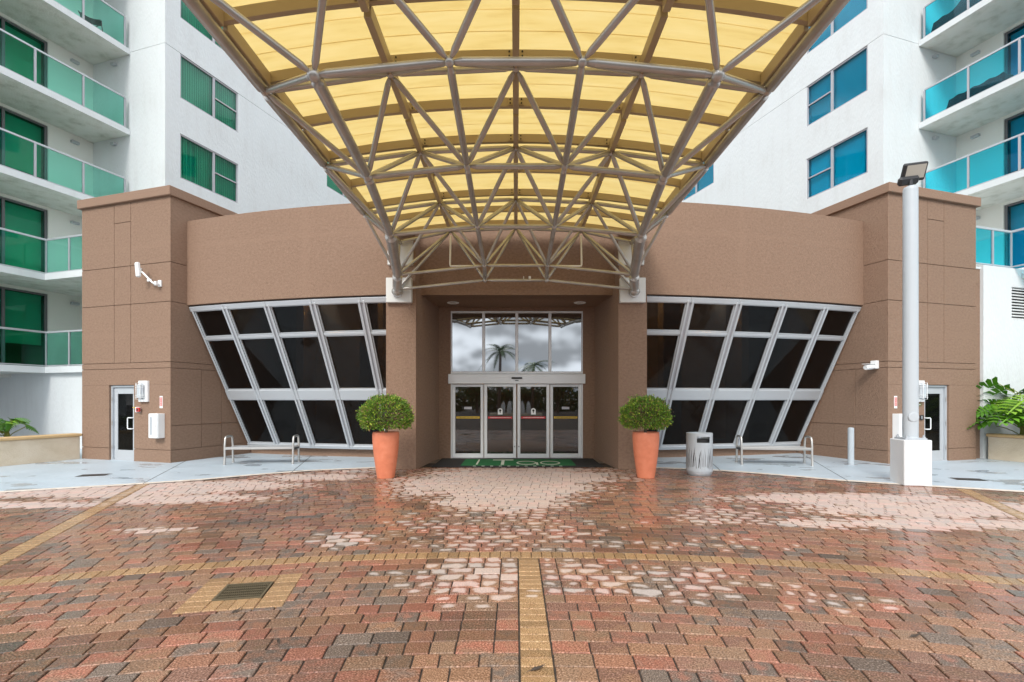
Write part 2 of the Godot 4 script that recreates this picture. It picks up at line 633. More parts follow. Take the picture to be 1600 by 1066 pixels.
# the colours of single pavers: 12 x 12 cells; rows 0-3 damp, 4-6 with a drying patch that grows, 7 dry, 8 tan, 9 tan drying, 10-11 soaked
func paver_atlas() -> void:
	var w := COLS * CW
	var h := ROWS * CH
	var grain := FastNoiseLite.new()
	grain.seed = 5
	grain.frequency = 0.16
	grain.fractal_octaves = 3
	var blot := FastNoiseLite.new()
	blot.seed = 6
	blot.frequency = 0.014
	blot.fractal_octaves = 3
	var ca := PackedByteArray()
	ca.resize(w * h * 3)
	var ra := PackedByteArray()
	ra.resize(w * h)
	var ha := PackedByteArray()
	ha.resize(w * h)
	var r2 := RandomNumberGenerator.new()
	r2.seed = 99
	for cy in ROWS:
		for cx in COLS:
			var t0: Vector3 = tones[cx % 6]
			var t1: Vector3 = tones[(cx * 5 + cy * 3 + r2.randi() % 3) % 6]
			if cy in [8, 9]:
				t0 = Vector3(0.36, 0.222, 0.112) * r2.randf_range(0.86, 1.12)
				t1 = Vector3(0.32, 0.18, 0.085)
			t0 *= r2.randf_range(0.85, 1.15)
			if cy > 9:
				t0 *= 0.72
				t1 *= 0.72
			var big := [0.0, 0.0, 0.0, 0.0, 0.5, 0.75, 1.0, 3.0, 0.0, 0.6, 0.0, 0.0][cy] as float
			big *= r2.randf_range(0.85, 1.1)
			var ox := r2.randf_range(-0.12, 0.12)
			var oy := r2.randf_range(-0.1, 0.1)
			for j in CH:
				var fy := (j + 0.5) / CH * 2.0 - 1.0 - oy
				for i in CW:
					var x := cx * CW + i
					var y := cy * CH + j
					var fx := (i + 0.5) / CW * 2.0 - 1.0 - ox
					var n0 := grain.get_noise_2d(x, y)
					var n1 := blot.get_noise_2d(x * 1.0, y * 1.3)
					var c := t0.lerp(t1, clampf(0.28 + n1 * 0.9, 0.0, 0.7)) * (1.0 + n0 * 0.95)
					if n0 > 0.4:
						c += Vector3(0.07, 0.06, 0.055)
					var rough := (0.26 if cy < 10 else 0.15) + n0 * 0.1 + n1 * 0.1
					if big > 0.0:
						var q := pow(pow(absf(fx), 3.6) + pow(absf(fy) * 1.18, 3.6), 1.0 / 3.6) + n1 * 0.55 + n0 * 0.1
						var dry := clampf((big - q) / 0.3, 0.0, 1.0)
						if dry > 0.0:
							var pale := (c * 0.55 + Vector3(0.36, 0.315, 0.295)) * (1.0 + n0 * 0.16)
							c = c.lerp(pale, dry * 0.88)
							rough = lerpf(rough, 0.88, dry)
					var k := y * w + x
					var s := Color(c.x, c.y, c.z).linear_to_srgb()
					ca[k * 3] = int(clampf(s.r, 0, 1) * 255)
					ca[k * 3 + 1] = int(clampf(s.g, 0, 1) * 255)
					ca[k * 3 + 2] = int(clampf(s.b, 0, 1) * 255)
					ra[k] = int(clampf(rough, 0, 1) * 255)
					ha[k] = int(clampf(0.5 + n0 * 0.4 + n1 * 0.3, 0, 1) * 255)
	var m := mat("paver", Color.WHITE, 1.0)
	m.albedo_texture = ImageTexture.create_from_image(Image.create_from_data(w, h, false, Image.FORMAT_RGB8, ca))
	m.roughness_texture = ImageTexture.create_from_image(Image.create_from_data(w, h, false, Image.FORMAT_L8, ra))
	m.roughness_texture_channel = BaseMaterial3D.TEXTURE_CHANNEL_RED
	var hi := Image.create_from_data(w, h, false, Image.FORMAT_L8, ha)
	hi.convert(Image.FORMAT_RGBA8)
	hi.bump_map_to_normal_map(1.2)
	m.normal_enabled = true
	m.normal_texture = ImageTexture.create_from_image(hi)
	m.normal_scale = 0.5


# one paver about the origin, its top at y = 0
func paver(b: MB, xf: Transform3D, l: float, w: float, cell: Vector2i) -> void:
	var c := 0.0045
	var hx := l / 2
	var hz := w / 2
	var u0 := Vector2(cell.x + 0.04, cell.y + 0.05) / Vector2(COLS, ROWS)
	var u1 := Vector2(cell.x + 0.96, cell.y + 0.95) / Vector2(COLS, ROWS)
	var top := []
	var rim := []
	var low := []
	var tuv := []
	for q in [[-1, -1], [1, -1], [1, 1], [-1, 1]]:
		top.append(xf * Vector3(q[0] * (hx - c), 0, q[1] * (hz - c)))
		rim.append(xf * Vector3(q[0] * hx, -c, q[1] * hz))
		low.append(xf * Vector3(q[0] * hx, -0.02, q[1] * hz))
		tuv.append(Vector2(lerpf(u0.x, u1.x, (q[0] + 1) / 2.0), lerpf(u0.y, u1.y, (q[1] + 1) / 2.0)))
	b.poly(top, Vector3.UP, tuv)
	var cen := xf.origin
	for k in 4:
		var q := (k + 1) % 4
		var o: Vector3 = (rim[k] + rim[q]) / 2 - cen
		b.poly([rim[k], rim[q], top[q], top[k]], o + Vector3(0, 0.1, 0), [tuv[k], tuv[q], tuv[q], tuv[k]])
		b.poly([low[k], low[q], rim[q], rim[k]], Vector3(o.x, 0, o.z), [tuv[k], tuv[q], tuv[q], tuv[k]])


func in_view(p: Vector3) -> bool:
	var d := -p.z
	return d > 2.75 and absf(p.x) / d < 1.02


func forecourt() -> void:
	damp = FastNoiseLite.new()
	damp.seed = 77
	damp.frequency = 0.55
	damp.fractal_octaves = 4
	paver_atlas()

	var g := MB.new()
	g.poly([Vector3(-180, -0.06, -180), Vector3(180, -0.06, -180), Vector3(180, -0.06, 180), Vector3(-180, -0.06, 180)], Vector3.UP)
	tag(obj("ground", g, M.asphalt), "dark asphalt around the paved forecourt", "", "", "structure")

	var plaza := Node3D.new()
	plaza.name = "forecourt_paving"
	add_child(plaza)
	tag(plaza, "wet red and brown brick paving laid in wide arcs before the entrance", "", "", "structure")
	var bed := MB.new()
	var disc := []
	for k in 96:
		disc.append(ring_point(TAU * k / 96, 20.5, -0.013))
	bed.poly(disc, Vector3.UP)
	obj("joint_sand", bed, M.joint_sand, plaza)

	var drain := P(-2.2, 0, 4.17)
	var drain_a := atan2(-2.2, 4.17 + RING)
	var all := []      # [transform, length, width, cell, size in the picture]
	var tan_near := []
	var tan_far := []
	var rad := 12.09
	var strip_l := -0.395
	var strip_r := 0.454

	# tan cross band of soldier pavers
	var step := 0.104
	var n_band := int(12.19 * 1.5 / step)
	for k in n_band:
		var a := (k - n_band / 2.0 + 0.5) * step / 12.19
		var p := ring_point(a, 12.19, rng.randf_range(-0.002, 0.001))
		tan_near.append([Transform3D(Basis(Vector3.UP, -a - PI / 2), p), 0.194, step - 0.006, Vector2i(rng.randi() % COLS, 9 if dryness(p.x, -p.z) > 0.62 else 8)])
	# tan strip down the middle
	for k in 46:
		var r := rad - 0.008 - 0.052 - k * 0.104
		var p := Vector3(0.1235, rng.randf_range(-0.002, 0.001), RING - r)
		tan_near.append([Transform3D(Basis(), p), 0.19, 0.0985, Vector2i(rng.randi() % COLS, 9 if k in [8, 9] else 8)])
	# tan strips that run out to the walk
	for a in [strip_l, strip_r]:
		var r := 12.30 + 0.052
		while r < edge_radius(a) - 0.05:
			var p := ring_point(a, r, rng.randf_range(-0.002, 0.001))
			tan_far.append([Transform3D(Basis(Vector3.UP, -a), p), 0.194, 0.098, Vector2i(rng.randi() % COLS, 9 if dryness(p.x, -p.z) > 0.7 else 8)])
			r += 0.104

	# courses
	var courses := []
	for k in 26:
		courses.append([rad - 0.08 - 0.16 * k, true])
	for k in 44:
		courses.append([12.29 + 0.08 + 0.16 * k, false])
	for c in courses:
		var r: float = c[0]
		var near: bool = c[1]
		var runs := []
		var reach := 0.72
		if near:
			runs = [[0.226 / r, reach, 1], [0.021 / r, -reach, -1]]
		else:
			runs = [[strip_l + 0.1 / r, strip_r - 0.1 / r, 1], [strip_r + 0.1 / r, reach, 1], [strip_l - 0.1 / r, -reach, -1]]
		for run in runs:
			var a: float = run[0]
			var sgn: int = run[2]
			var first := true
			while (run[1] - a) * sgn > 0.03 / r:
				var l := 0.24 if rng.randf() < 0.55 else 0.16
				if first and rng.randf() < 0.5:
					l = 0.16
				first = false
				var rest: float = (run[1] - a) * sgn * r
				if rest - l < 0.05 and rest < 0.3:
					l = rest
				var m := a + sgn * l / 2 / r
				var p := ring_point(m, r, rng.randf_range(-0.003, 0.0015))
				a += sgn * l / r
				if r > edge_radius(m) - 0.04:
					continue
				var q := (p - drain).rotated(Vector3.UP, drain_a)
				if absf(q.x) < 0.37 - l / 2 and absf(q.z) < 0.28:
					continue
				var dry := dryness(p.x, -p.z) + rng.randf_range(-0.13, 0.13)
				var row := rng.randi() % 4
				if damp.get_noise_2d(p.x * 0.7 + 40.0, p.z * 1.3) + rng.randf_range(-0.12, 0.12) > 0.2:
					row = 10 + rng.randi() % 2
				if dry > 0.80:
					row = 7
				elif dry > 0.66:
					row = 6
				elif dry > 0.5:
					row = 5
				elif dry > 0.38:
					row = 4
				var tilt := Basis(Vector3.UP, -m) * Basis(Vector3(rng.randf_range(-1, 1), 0, rng.randf_range(-1, 1)).normalized(), rng.randf_range(0, 0.006))
				var size := 0.0
				if in_view(p):
					size = l / (p.z * p.z * absf(p.z))
				all.append([Transform3D(tilt, p), l - 0.01, 0.1535, Vector2i(rng.randi() % COLS, row), size])
	all.sort_custom(func(x, y): return x[4] > y[4])
	var pool := {}
	var field := MB.new()
	field.mapped = true
	for k in all.size():
		var e = all[k]
		if k < 300:
			var key := "%s %.3f" % [e[3], e[1]]
			if not pool.has(key):
				var one := MB.new()
				one.mapped = true
				paver(one, Transform3D(), e[1], e[2], e[3])
				pool[key] = one.mesh()
			var o := MeshInstance3D.new()
			o.name = "brick"
			o.mesh = pool[key]
			o.material_override = M.paver
			plaza.add_child(o, true)
			o.transform = e[0]
		else:
			paver(field, e[0], e[1], e[2], e[3])
	tag(obj("brick_field", field, M.paver, plaza), "", "", "", "stuff")
	var far := MB.new()
	far.mapped = true
	var tan_pool := {}
	for e in tan_near:
		if in_view(e[0].origin):
			var key := "%s %.3f" % [e[3], e[2]]
			if not tan_pool.has(key):
				var one := MB.new()
				one.mapped = true
				paver(one, Transform3D(), e[1], e[2], e[3])
				tan_pool[key] = one.mesh()
			var o := MeshInstance3D.new()
			o.name = "tan_paver"
			o.mesh = tan_pool[key]
			o.material_override = M.paver
			plaza.add_child(o, true)
			o.transform = e[0]
		else:
			paver(far, e[0], e[1], e[2], e[3])
	for e in tan_far:
		paver(far, e[0], e[1], e[2], e[3])
	tag(obj("tan_paver_rows", far, M.paver, plaza), "", "", "", "stuff")

	# drain with its tan surround
	var dr := thing("floor_drain", "rusty square drain grate framed by tan pavers in the brick paving", "drain", drain + Vector3(0, 0.005, 0), -drain_a)
	var ring := []
	for k in 4:
		ring.append([Vector3(-0.18 + 0.09 * k + 0.045, 0, 0.27), 0.088, 0.19])
		ring.append([Vector3(-0.18 + 0.09 * k + 0.045, 0, -0.27), 0.088, 0.19])
	for k in 7:
		ring.append([Vector3(-0.28, 0, -0.318 + 0.106 * k), 0.19, 0.101])
		ring.append([Vector3(0.28, 0, -0.318 + 0.106 * k), 0.19, 0.101])
	for e in ring:
		var one := MB.new()
		one.mapped = true
		paver(one, Transform3D(Basis(), Vector3(e[0].x, rng.randf_range(0, 0.002), e[0].z)), e[1], e[2], Vector2i(rng.randi() % COLS, 8))
		obj("paver", one, M.paver, dr)
	var pit := MB.new()
	pit.box(Vector3(0, -0.006, 0), Vector3(0.36, 0.008, 0.35))
	obj("pit", pit, M.black, dr)
	var fr := MB.new()
	for s in [-1, 1]:
		fr.box(Vector3(s * 0.17, 0.002, 0), Vector3(0.018, 0.014, 0.35))
		fr.box(Vector3(0, 0.002, s * 0.166), Vector3(0.322, 0.014, 0.018))
	M["rust"] = mat("rust", lin(0.12, 0.095, 0.055), 0.8, 0.2)
	obj("frame", fr, M.rust, dr)
	var gr := MB.new()
	for k in 21:
		gr.box(Vector3(-0.152 + k * 0.0152, 0.003, 0), Vector3(0.005, 0.01, 0.31))
	for k in 5:
		gr.box(Vector3(0, 0.0045, -0.12 + k * 0.06), Vector3(0.31, 0.01, 0.006))
	obj("grate", gr, M.rust, dr)

	# concrete walk round the paving, cut by joints
	var walk := Node3D.new()
	walk.name = "sidewalk"
	add_child(walk)
	tag(walk, "pale blue grey concrete walk with damp patches below the facade", "", "", "structure")
	var cuts := [-1.5, -0.95, -0.62, -0.395, -0.26, -0.12, 0.12, 0.24, 0.36, 0.58, 0.95, 1.5]
	for k in cuts.size() - 1:
		if cuts[k] == -0.12:
			continue
		var a0: float = cuts[k] + 0.0004
		var a1: float = cuts[k + 1] - 0.0004
		var inner := []
		var outer := []
		var low := []
		for i in 9:
			var a := lerpf(a0, a1, i / 8.0)
			inner.append(ring_point(a, edge_radius(a) + 0.07, 0.012))
			low.append(ring_point(a, edge_radius(a) + 0.07, -0.05))
			outer.append(ring_point(a, 27.0, 0.012))
		var b := MB.new()
		for i in 8:
			b.poly([inner[i], inner[i + 1], outer[i + 1], outer[i]], Vector3.UP)
			b.poly([low[i], low[i + 1], inner[i + 1], inner[i]], Vector3(0, 0, 1))
		obj("slab", b, M.walk, walk)
		var e := MB.new()
		for i in 8:
			var q0 := lerpf(a0, a1, i / 8.0)
			var q1 := lerpf(a0, a1, (i + 1) / 8.0)
			e.poly([ring_point(q0, edge_radius(q0) - 0.045, 0.004), ring_point(q1, edge_radius(q1) - 0.045, 0.004), ring_point(q1, edge_radius(q1) + 0.069, 0.013), ring_point(q0, edge_radius(q0) + 0.069, 0.013)], Vector3.UP)
		obj("edge_strip", e, M.kerb_strip, walk)
	# iron covers let into the walk
	for e in [[-8.62, 10.5, "left", "dark iron cover in the walk before the left stair tower"], [8.75, 9.95, "right", "dark iron cover in the walk beyond the lamp post"]]:
		var c := thing("utility_cover", e[3], "utility cover", P(e[0], 0.012, e[1]), 0.3 if e[0] < 0 else -0.3, "iron covers in the walk")
		part_box("rim", Vector3(0, 0.003, 0), Vector3(0.52, 0.006, 0.36), M.galvanised, c)
		part_box("lid", Vector3(0, 0.006, 0), Vector3(0.48, 0.008, 0.32), M.dark_metal, c, 0.002)


# ---------------------------------------------------------------- brown stair towers
# local axes of a wing: x = side * t (away from the middle), z = -s (s runs back), origin at the tower's front corner

func wing(side: int) -> Vector3:
	return LEFT_C if side < 0 else RIGHT_C


func stair_tower(side: int) -> void:
	var where := "left" if side < 0 else "right"
	var t := thing("stair_tower", "brown stucco stair tower with the antenna, %s of the entrance" % where if side < 0 else "brown stucco stair tower behind the lamp post, right of the entrance", "tower", wing(side), side * TH)
	var W := 3.1
	var H := 6.55
	var door := [1.226, 2.105, 0.0, 1.93]
	var bx := func(called: String, t0: float, t1: float, y0: float, y1: float, s0: float, s1: float, bev: float, m: Material, parent: Node) -> MeshInstance3D:
		return part_box(called, Vector3(side * (t0 + t1) / 2, (y0 + y1) / 2, -(s0 + s1) / 2), Vector3(t1 - t0, y1 - y0, s1 - s0), m, parent, bev)
	# core and the backing behind the joints
	var core := MB.new()
	for e in [[0.03, 0.95, 0.0, H - 0.1, 0.26, 4.75], [2.45, W - 0.03, 0.0, H - 0.1, 0.26, 4.75], [0.95, 2.45, 2.3, H - 0.1, 0.26, 4.75], [0.95, 2.45, 0.0, 2.3, 2.6, 4.75]]:
		core.box(Vector3(side * (e[0] + e[1]) / 2, (e[2] + e[3]) / 2, -(e[4] + e[5]) / 2), Vector3(e[1] - e[0], e[3] - e[2], e[5] - e[4]))
	with_holes(0.035, W - 0.03, 0.0, H - 0.05, [[door[0] - 0.0, door[1] + 0.0, 0.0, door[3]]], func(a, b, c, d):
		core.box(Vector3(side * (a + b) / 2, (c + d) / 2, -0.145), Vector3(b - a, d - c, 0.23)))
	obj("wall", core, M.brown_stucco, t)
	# front panels
	var rows := [0.0, 0.32, 2.34, 2.49, 3.97, 4.94, H]
	var g := 0.006
	for r in rows.size() - 1:
		var y0: float = rows[r] + (g if r > 0 else 0.0)
		var y1: float = rows[r + 1] - (g if r < rows.size() - 2 else 0.0)
		var cols := [[0.0, W]]
		if r >= 3:
			cols = [[0.0, 1.34 - g], [1.34 + g, 1.92 - g], [1.92 + g, W]]
		elif r < 2:
			cols = [[0.0, door[0]], [door[1], W]]
		for c in cols:
			if r == 5 and c[0] > 1 and c[0] < 1.5:
				bx.call("panel", c[0], c[1], y0, 6.06 - g, 0.0, 0.032, 0.004, M.brown_stucco, t)
				bx.call("panel", c[0], c[1], 6.06 + g, y1, 0.0, 0.032, 0.004, M.brown_stucco, t)
			elif r == 1:
				bx.call("panel", c[0], c[1], y0, 1.93, 0.0, 0.032, 0.004, M.brown_stucco, t)
			else:
				bx.call("panel", c[0], c[1], y0, y1, 0.0, 0.032, 0.004, M.brown_stucco, t)
		if r == 1:
			bx.call("panel", 0.0, W, 1.932, y1, 0.0, 0.032, 0.004, M.brown_stucco, t)
	# panels of the side that looks inwards
	var srows := [0.0, 0.32, 0.92, 2.34, 2.49, 3.97, 4.94, H]
	for r in srows.size() - 1:
		var y0: float = srows[r] + (g if r > 0 else 0.0)
		var y1: float = srows[r + 1] - (g if r < srows.size() - 2 else 0.0)
		var cols := [[0.034, 4.7]]
		if r == 1 or r == 2:
			cols = [[0.034, 0.865 - g], [0.865 + g, 1.476 - g], [1.476 + g, 4.7]]
		for c in cols:
			bx.call("panel", 0.0, 0.03, y0, y1, c[0], c[1], 0.004, M.brown_stucco, t)
	# outer side
	bx.call("panel", W - 0.03, W - 0.002, 0.0, H, 0.034, 4.7, 0.0, M.brown_stucco, t)
	# coping
	var cp := MB.new()
	cp.box(Vector3(side * W / 2, 6.665, -2.35), Vector3(W + 0.14, 0.23, 4.86), 0.012)
	obj("coping", cp, M.brown_coping, t)
	# service door
	var d := group_node("service_door", t, Vector3(side * (door[0] + door[1]) / 2, 0.0, -0.12))
	d.set_meta("label", "narrow glazed aluminium service door in the %s tower" % where)
	var dw: float = door[1] - door[0]
	var fr := MB.new()
	for q in [-1, 1]:
		fr.box(Vector3(q * (dw / 2 - 0.022), 0.96, 0.02), Vector3(0.044, 1.92, 0.1), 0.004)
	fr.box(Vector3(0, 1.9, 0.02), Vector3(dw - 0.09, 0.05, 0.1), 0.004)
	obj("frame", fr, M.aluminium, d)
	var leaf := MB.new()
	var lw := dw - 0.1
	for q in [-1, 1]:
		leaf.box(Vector3(q * (lw / 2 - 0.06), 0.94, 0.0), Vector3(0.12, 1.86, 0.045), 0.003)
	leaf.box(Vector3(0, 1.79, 0.0), Vector3(lw - 0.242, 0.16, 0.045), 0.003)
	leaf.box(Vector3(0, 0.14, 0.0), Vector3(lw - 0.242, 0.26, 0.045), 0.003)
	obj("leaf", leaf, M.aluminium, d)
	part_box("pane", Vector3(0, 0.99, 0.0), Vector3(lw - 0.244, 1.438, 0.012), M.dark_glass, d)
	for k in 5:
		part_box("stair_step", Vector3(0, 0.09 + 0.17 * k, -1.2 - 0.26 * k), Vector3(1.4, 0.18, 0.27), M.lobby_wall, d)
	var hd := MB.new()
	var hx := -side * (lw / 2 - 0.1)
	hd.pipe([Vector3(hx - side * 0.0, 0.82, 0.02), Vector3(hx, 0.82, 0.07), Vector3(hx + side * 0.02, 0.82, 0.085), Vector3(hx + side * 0.1, 0.82, 0.085), Vector3(hx + side * 0.12, 0.84, 0.085), Vector3(hx + side * 0.12, 1.08, 0.085), Vector3(hx + side * 0.1, 1.1, 0.085), Vector3(hx + side * 0.02, 1.1, 0.085), Vector3(hx, 1.1, 0.07), Vector3(hx, 1.1, 0.02)], 0.014)
	obj("handle", hd, M.white_paint, d)
	for y in [0.35, 0.96, 1.57]:
		part_box("hinge", Vector3(side * (dw / 2 - 0.048), y, 0.075), Vector3(0.02, 0.1, 0.016), M.stainless, d, 0.003)
	part_box("threshold", Vector3(0, 0.011, 0.02), Vector3(dw, 0.018, 0.12), M.aluminium, d, 0.003)


# ---------------------------------------------------------------- entrance pavilion

# a point on the curved facade: angle, metres behind the facade line, height
func arc(a: float, back: float, y: float) -> Vector3:
	var r := WALL_R - back
	return Vector3(WALL_X + r * sin(a), y, -(WALL_C - r * cos(a)))


func arc_block(b: MB, a0: float, a1: float, back0: float, back1: float, y0: float, y1: float, steps: int) -> void:
	var ft := []
	var fb := []
	var bt := []
	var bb := []
	for k in steps + 1:
		var a := lerpf(a0, a1, float(k) / steps)
		ft.append(arc(a, back0, y1))
		fb.append(arc(a, back0, y0))
		bt.append(arc(a, back1, y1))
		bb.append(arc(a, back1, y0))
	b.sheet([ft, fb], Vector3(0, 0, 1))
	b.sheet([bt, bb], Vector3(0, 0, -1))
	b.sheet([ft, bt], Vector3.UP)
	b.sheet([fb, bb], Vector3.DOWN)
	b.poly([ft[0], fb[0], bb[0], bt[0]], ft[0] - ft[1])
	var e := steps
	b.poly([ft[e], fb[e], bb[e], bt[e]], ft[e] - ft[e - 1])


# a point on the leaning glass wall: angle, fraction down
func lean(a: float, t: float) -> Vector3:
	return arc(a, 0.1 + 1.78 * t, 3.9 - 3.6 * t)


func pavilion() -> void:
	var t := thing("entrance_pavilion", "low curved brown entrance pavilion with leaning dark window walls and glass doors", "building")
	var a_end := 0.3565
	var a_in_l := asin((-2.27 - WALL_X) / WALL_R)
	var a_in_r := asin((2.33 - WALL_X) / WALL_R)
	for e in [[-a_end, a_in_l], [a_in_r, a_end]]:
		var b := MB.new()
		arc_block(b, e[0], e[1], 0.0, 0.5, 3.95, 6.07, 18)
		obj("curved_wall", b, M.brown_stucco, t)
		var s := MB.new()
		arc_block(s, e[0], e[1], 2.03, 2.35, 0.0, 0.28, 18)
		obj("base_wall", s, M.brown_stucco, t)
	# wall across the entrance bay, set back
	part_box("header_wall", P(0.03, 5.03, 12.2), Vector3(4.66, 2.08, 0.5), M.brown_stucco, t)
	# flat roof and the lobby behind
	var rf := MB.new()
	var plan := []
	for k in 25:
		var p := arc(lerpf(-a_end, a_end, k / 24.0), 0.45, 0)
		plan.append(Vector2(p.x, p.z))
	plan.append(Vector2(7.0, -24.0))
	plan.append(Vector2(-6.6, -24.0))
	rf.prism(plan, 5.55, 5.8)
	obj("roof", rf, M.brown_coping, t)
	var lf := MB.new()
	var plan2 := []
	for k in 25:
		var p := arc(lerpf(-a_end, a_end, k / 24.0), 2.3, 0)
		plan2.append(Vector2(p.x, p.z))
	plan2.append(Vector2(7.0, -24.0))
	plan2.append(Vector2(-6.6, -24.0))
	lf.prism(plan2, 0.001, 0.02)
	obj("lobby_floor", lf, M.lobby_floor, t)
	part_box("lobby_wall", P(0.2, 2.8, 20.5), Vector3(17, 5.6, 0.2), M.lobby_wall, t)
	for x in [-4.6, 4.9]:
		part_box("lobby_column", P(x, 2.75, 16.4), Vector3(0.6, 5.5, 0.6), M.lobby_wall, t, 0.02)
	for side in [-1, 1]:
		part_box("lobby_side_wall", P(side * 7.6 + 0.2, 2.75, 18.4), Vector3(0.2, 5.5, 6.0), M.lobby_wall, t, 0.0, Basis(Vector3.UP, side * -0.3))

	# lit downlights in the lobby ceiling
	for x in [-6.0, -3.4, 3.8, 6.4]:
		var ll := group_node("lobby_light", t, P(x, 5.5, 16.2))
		var lb := MB.new()
		lb.turned(Vector3(0, 0.04, 0), Vector3(0, -0.02, 0), [[0.0, 0.13], [0.05, 0.13], [0.06, 0.1]], 16)
		obj("lamp", lb, M.lobby_lamp, ll)
		var om := OmniLight3D.new()
		om.name = "lobby_glow"
		om.light_color = Color(1.0, 0.78, 0.5)
		om.light_energy = 1.2
		om.light_size = 0.12
		om.omni_range = 12.0
		om.omni_attenuation = 2.0
		om.shadow_enabled = true
		ll.add_child(om, true)
		om.position = Vector3(0, -0.12, 0)

	# piers beside the doorway
	for e in [[-2.91, -2.24, -2.02], [2.94, 2.3, 2.07]]:
		var b := MB.new()
		b.prism([Vector2(e[0], -11.55), Vector2(e[1], -11.55), Vector2(e[2], -13.52), Vector2(e[0], -13.52)], 0.0, 4.2)
		obj("pier", b, M.brown_stucco, t)
		var jm := MB.new()
		var sx := signf(e[0])
		jm.box(P(e[2] - sx * 0.14 - sx * 0.0, 2.0, 13.62), Vector3(0.34, 4.0, 0.2))
		obj("door_jamb", jm, M.brown_stucco, t)
	# soffit of the doorway with two recessed lights
	part_box("soffit", P(0.03, 4.04, 12.85), Vector3(4.6, 0.1, 1.75), M.brown_stucco, t)
	for x in [-1.57, 1.6]:
		var dl := group_node("recessed_light", t, P(x, 3.985, 12.86))
		var b := MB.new()
		b.turned(Vector3(0, 0.0, 0), Vector3(0, -0.02, 0), [[0.0, 0.15], [0.012, 0.15], [0.018, 0.13], [0.018, 0.1], [0.004, 0.09]], 20, false)
		obj("trim", b, M.white_paint, dl)
		var l := MB.new()
		l.turned(Vector3(0, -0.004, 0), Vector3(0, -0.02, 0), [[0.0, 0.09], [0.004, 0.09]], 16)
		obj("lens", l, M.lens_glass, dl)
	part_box("door_lintel", P(0.025, 3.945, 13.62), Vector3(3.5, 0.1, 0.16), M.brown_stucco, t)
	part_box("threshold", P(0.025, 0.012, 13.6), Vector3(3.5, 0.024, 0.16), M.aluminium, t)
	part_box("floor_strip", P(0.025, 0.003, 13.1), Vector3(4.5, 0.012, 1.0), M.lobby_floor, t)

	# leaning window walls
	for side in [-1, 1]:
		window_wall(t, side)
	entrance_doors(t)


func window_wall(t: Node3D, side: int) -> void:
	var angles := [0.1225, 0.1551, 0.2054, 0.2564, 0.3074, 0.3530]
	if side > 0:
		angles[0] = 0.1108
	var sash_m: Material = M.aluminium
	var out := Vector3(0, -0.45, 1).normalized()
	# head, sill and the wide transom between the rows
	for e in [[-0.008, 0.022, 0.13, "head_rail"], [0.575, 0.645, 0.12, "transom"], [0.988, 1.012, 0.14, "sill_rail"]]:
		var b := MB.new()
		for k in angles.size() - 1:
			var p0 := (lean(side * angles[k], e[0]) + lean(side * angles[k], e[1])) / 2
			var p1 := (lean(side * angles[k + 1], e[0]) + lean(side * angles[k + 1], e[1])) / 2
			bar(b, p0, p1, (e[1] - e[0]) * 4.0, e[2], out, 0.008)
		obj(e[3], b, M.aluminium, t)
	# mullions: two posts with a joint between
	for k in angles.size():
		if k == 0:
			continue
		var a: float = angles[k]
		var m := group_node("mullion", t)
		for q in [-1.0, 1.0]:
			if k == angles.size() - 1 and q > 0:
				continue
			var da: float = q * 0.056 / WALL_R
			var b := MB.new()
			var fwd := out * 0.012
			bar(b, lean(side * (a + da), 0.01) + fwd, lean(side * (a + da), 1.0) + fwd, 0.046, 0.13, out, 0.006)
			obj("post", b, M.aluminium, m)
		if k < angles.size() - 1:
			var b := MB.new()
			bar(b, lean(side * a, 0.01) - out * 0.02, lean(side * a, 1.0) - out * 0.02, 0.07, 0.1, out)
			obj("joint_cover", b, M.grey_frame, m)
	# sashes
	for k in angles.size() - 1:
		var a0: float = angles[k] + (0.084 / WALL_R if k > 0 else 0.0)
		var a1: float = angles[k + 1] - 0.084 / WALL_R
		for r in [[0.022, 0.197], [0.217, 0.575], [0.645, 0.988]]:
			var w := group_node("window", t)
			var p := [lean(side * a0, r[0]), lean(side * a1, r[0]), lean(side * a1, r[1]), lean(side * a0, r[1])]
			var cen: Vector3 = (p[0] + p[1] + p[2] + p[3]) / 4
			var b := MB.new()
			var ins := []
			for q in p:
				ins.append(q + (cen - q) * 0.0)
			for q in 4:
				var c0: Vector3 = ins[q]
				var c1: Vector3 = ins[(q + 1) % 4]
				var inward: Vector3 = (cen - (c0 + c1) / 2)
				inward -= (c1 - c0).normalized() * inward.dot((c1 - c0).normalized())
				inward = inward.normalized() * 0.012
				bar(b, c0 + inward, c1 + inward, 0.024, 0.06, out)
			obj("frame", b, sash_m, w)
			var g := MB.new()
			var back := -out * 0.01
			var th := -out * 0.012
			var f := [p[0] + back, p[1] + back, p[2] + back, p[3] + back]
			g.poly(f, out)
			g.poly([f[0] + th, f[1] + th, f[2] + th, f[3] + th], -out)
			obj("pane", g, M.dark_glass, w)
		# slim bar between the top and middle sash
		var tb := MB.new()
		bar(tb, lean(side * a0, 0.207), lean(side * a1, 0.207), 0.066, 0.1, out, 0.005)
		obj("glazing_bar", tb, M.aluminium, t)


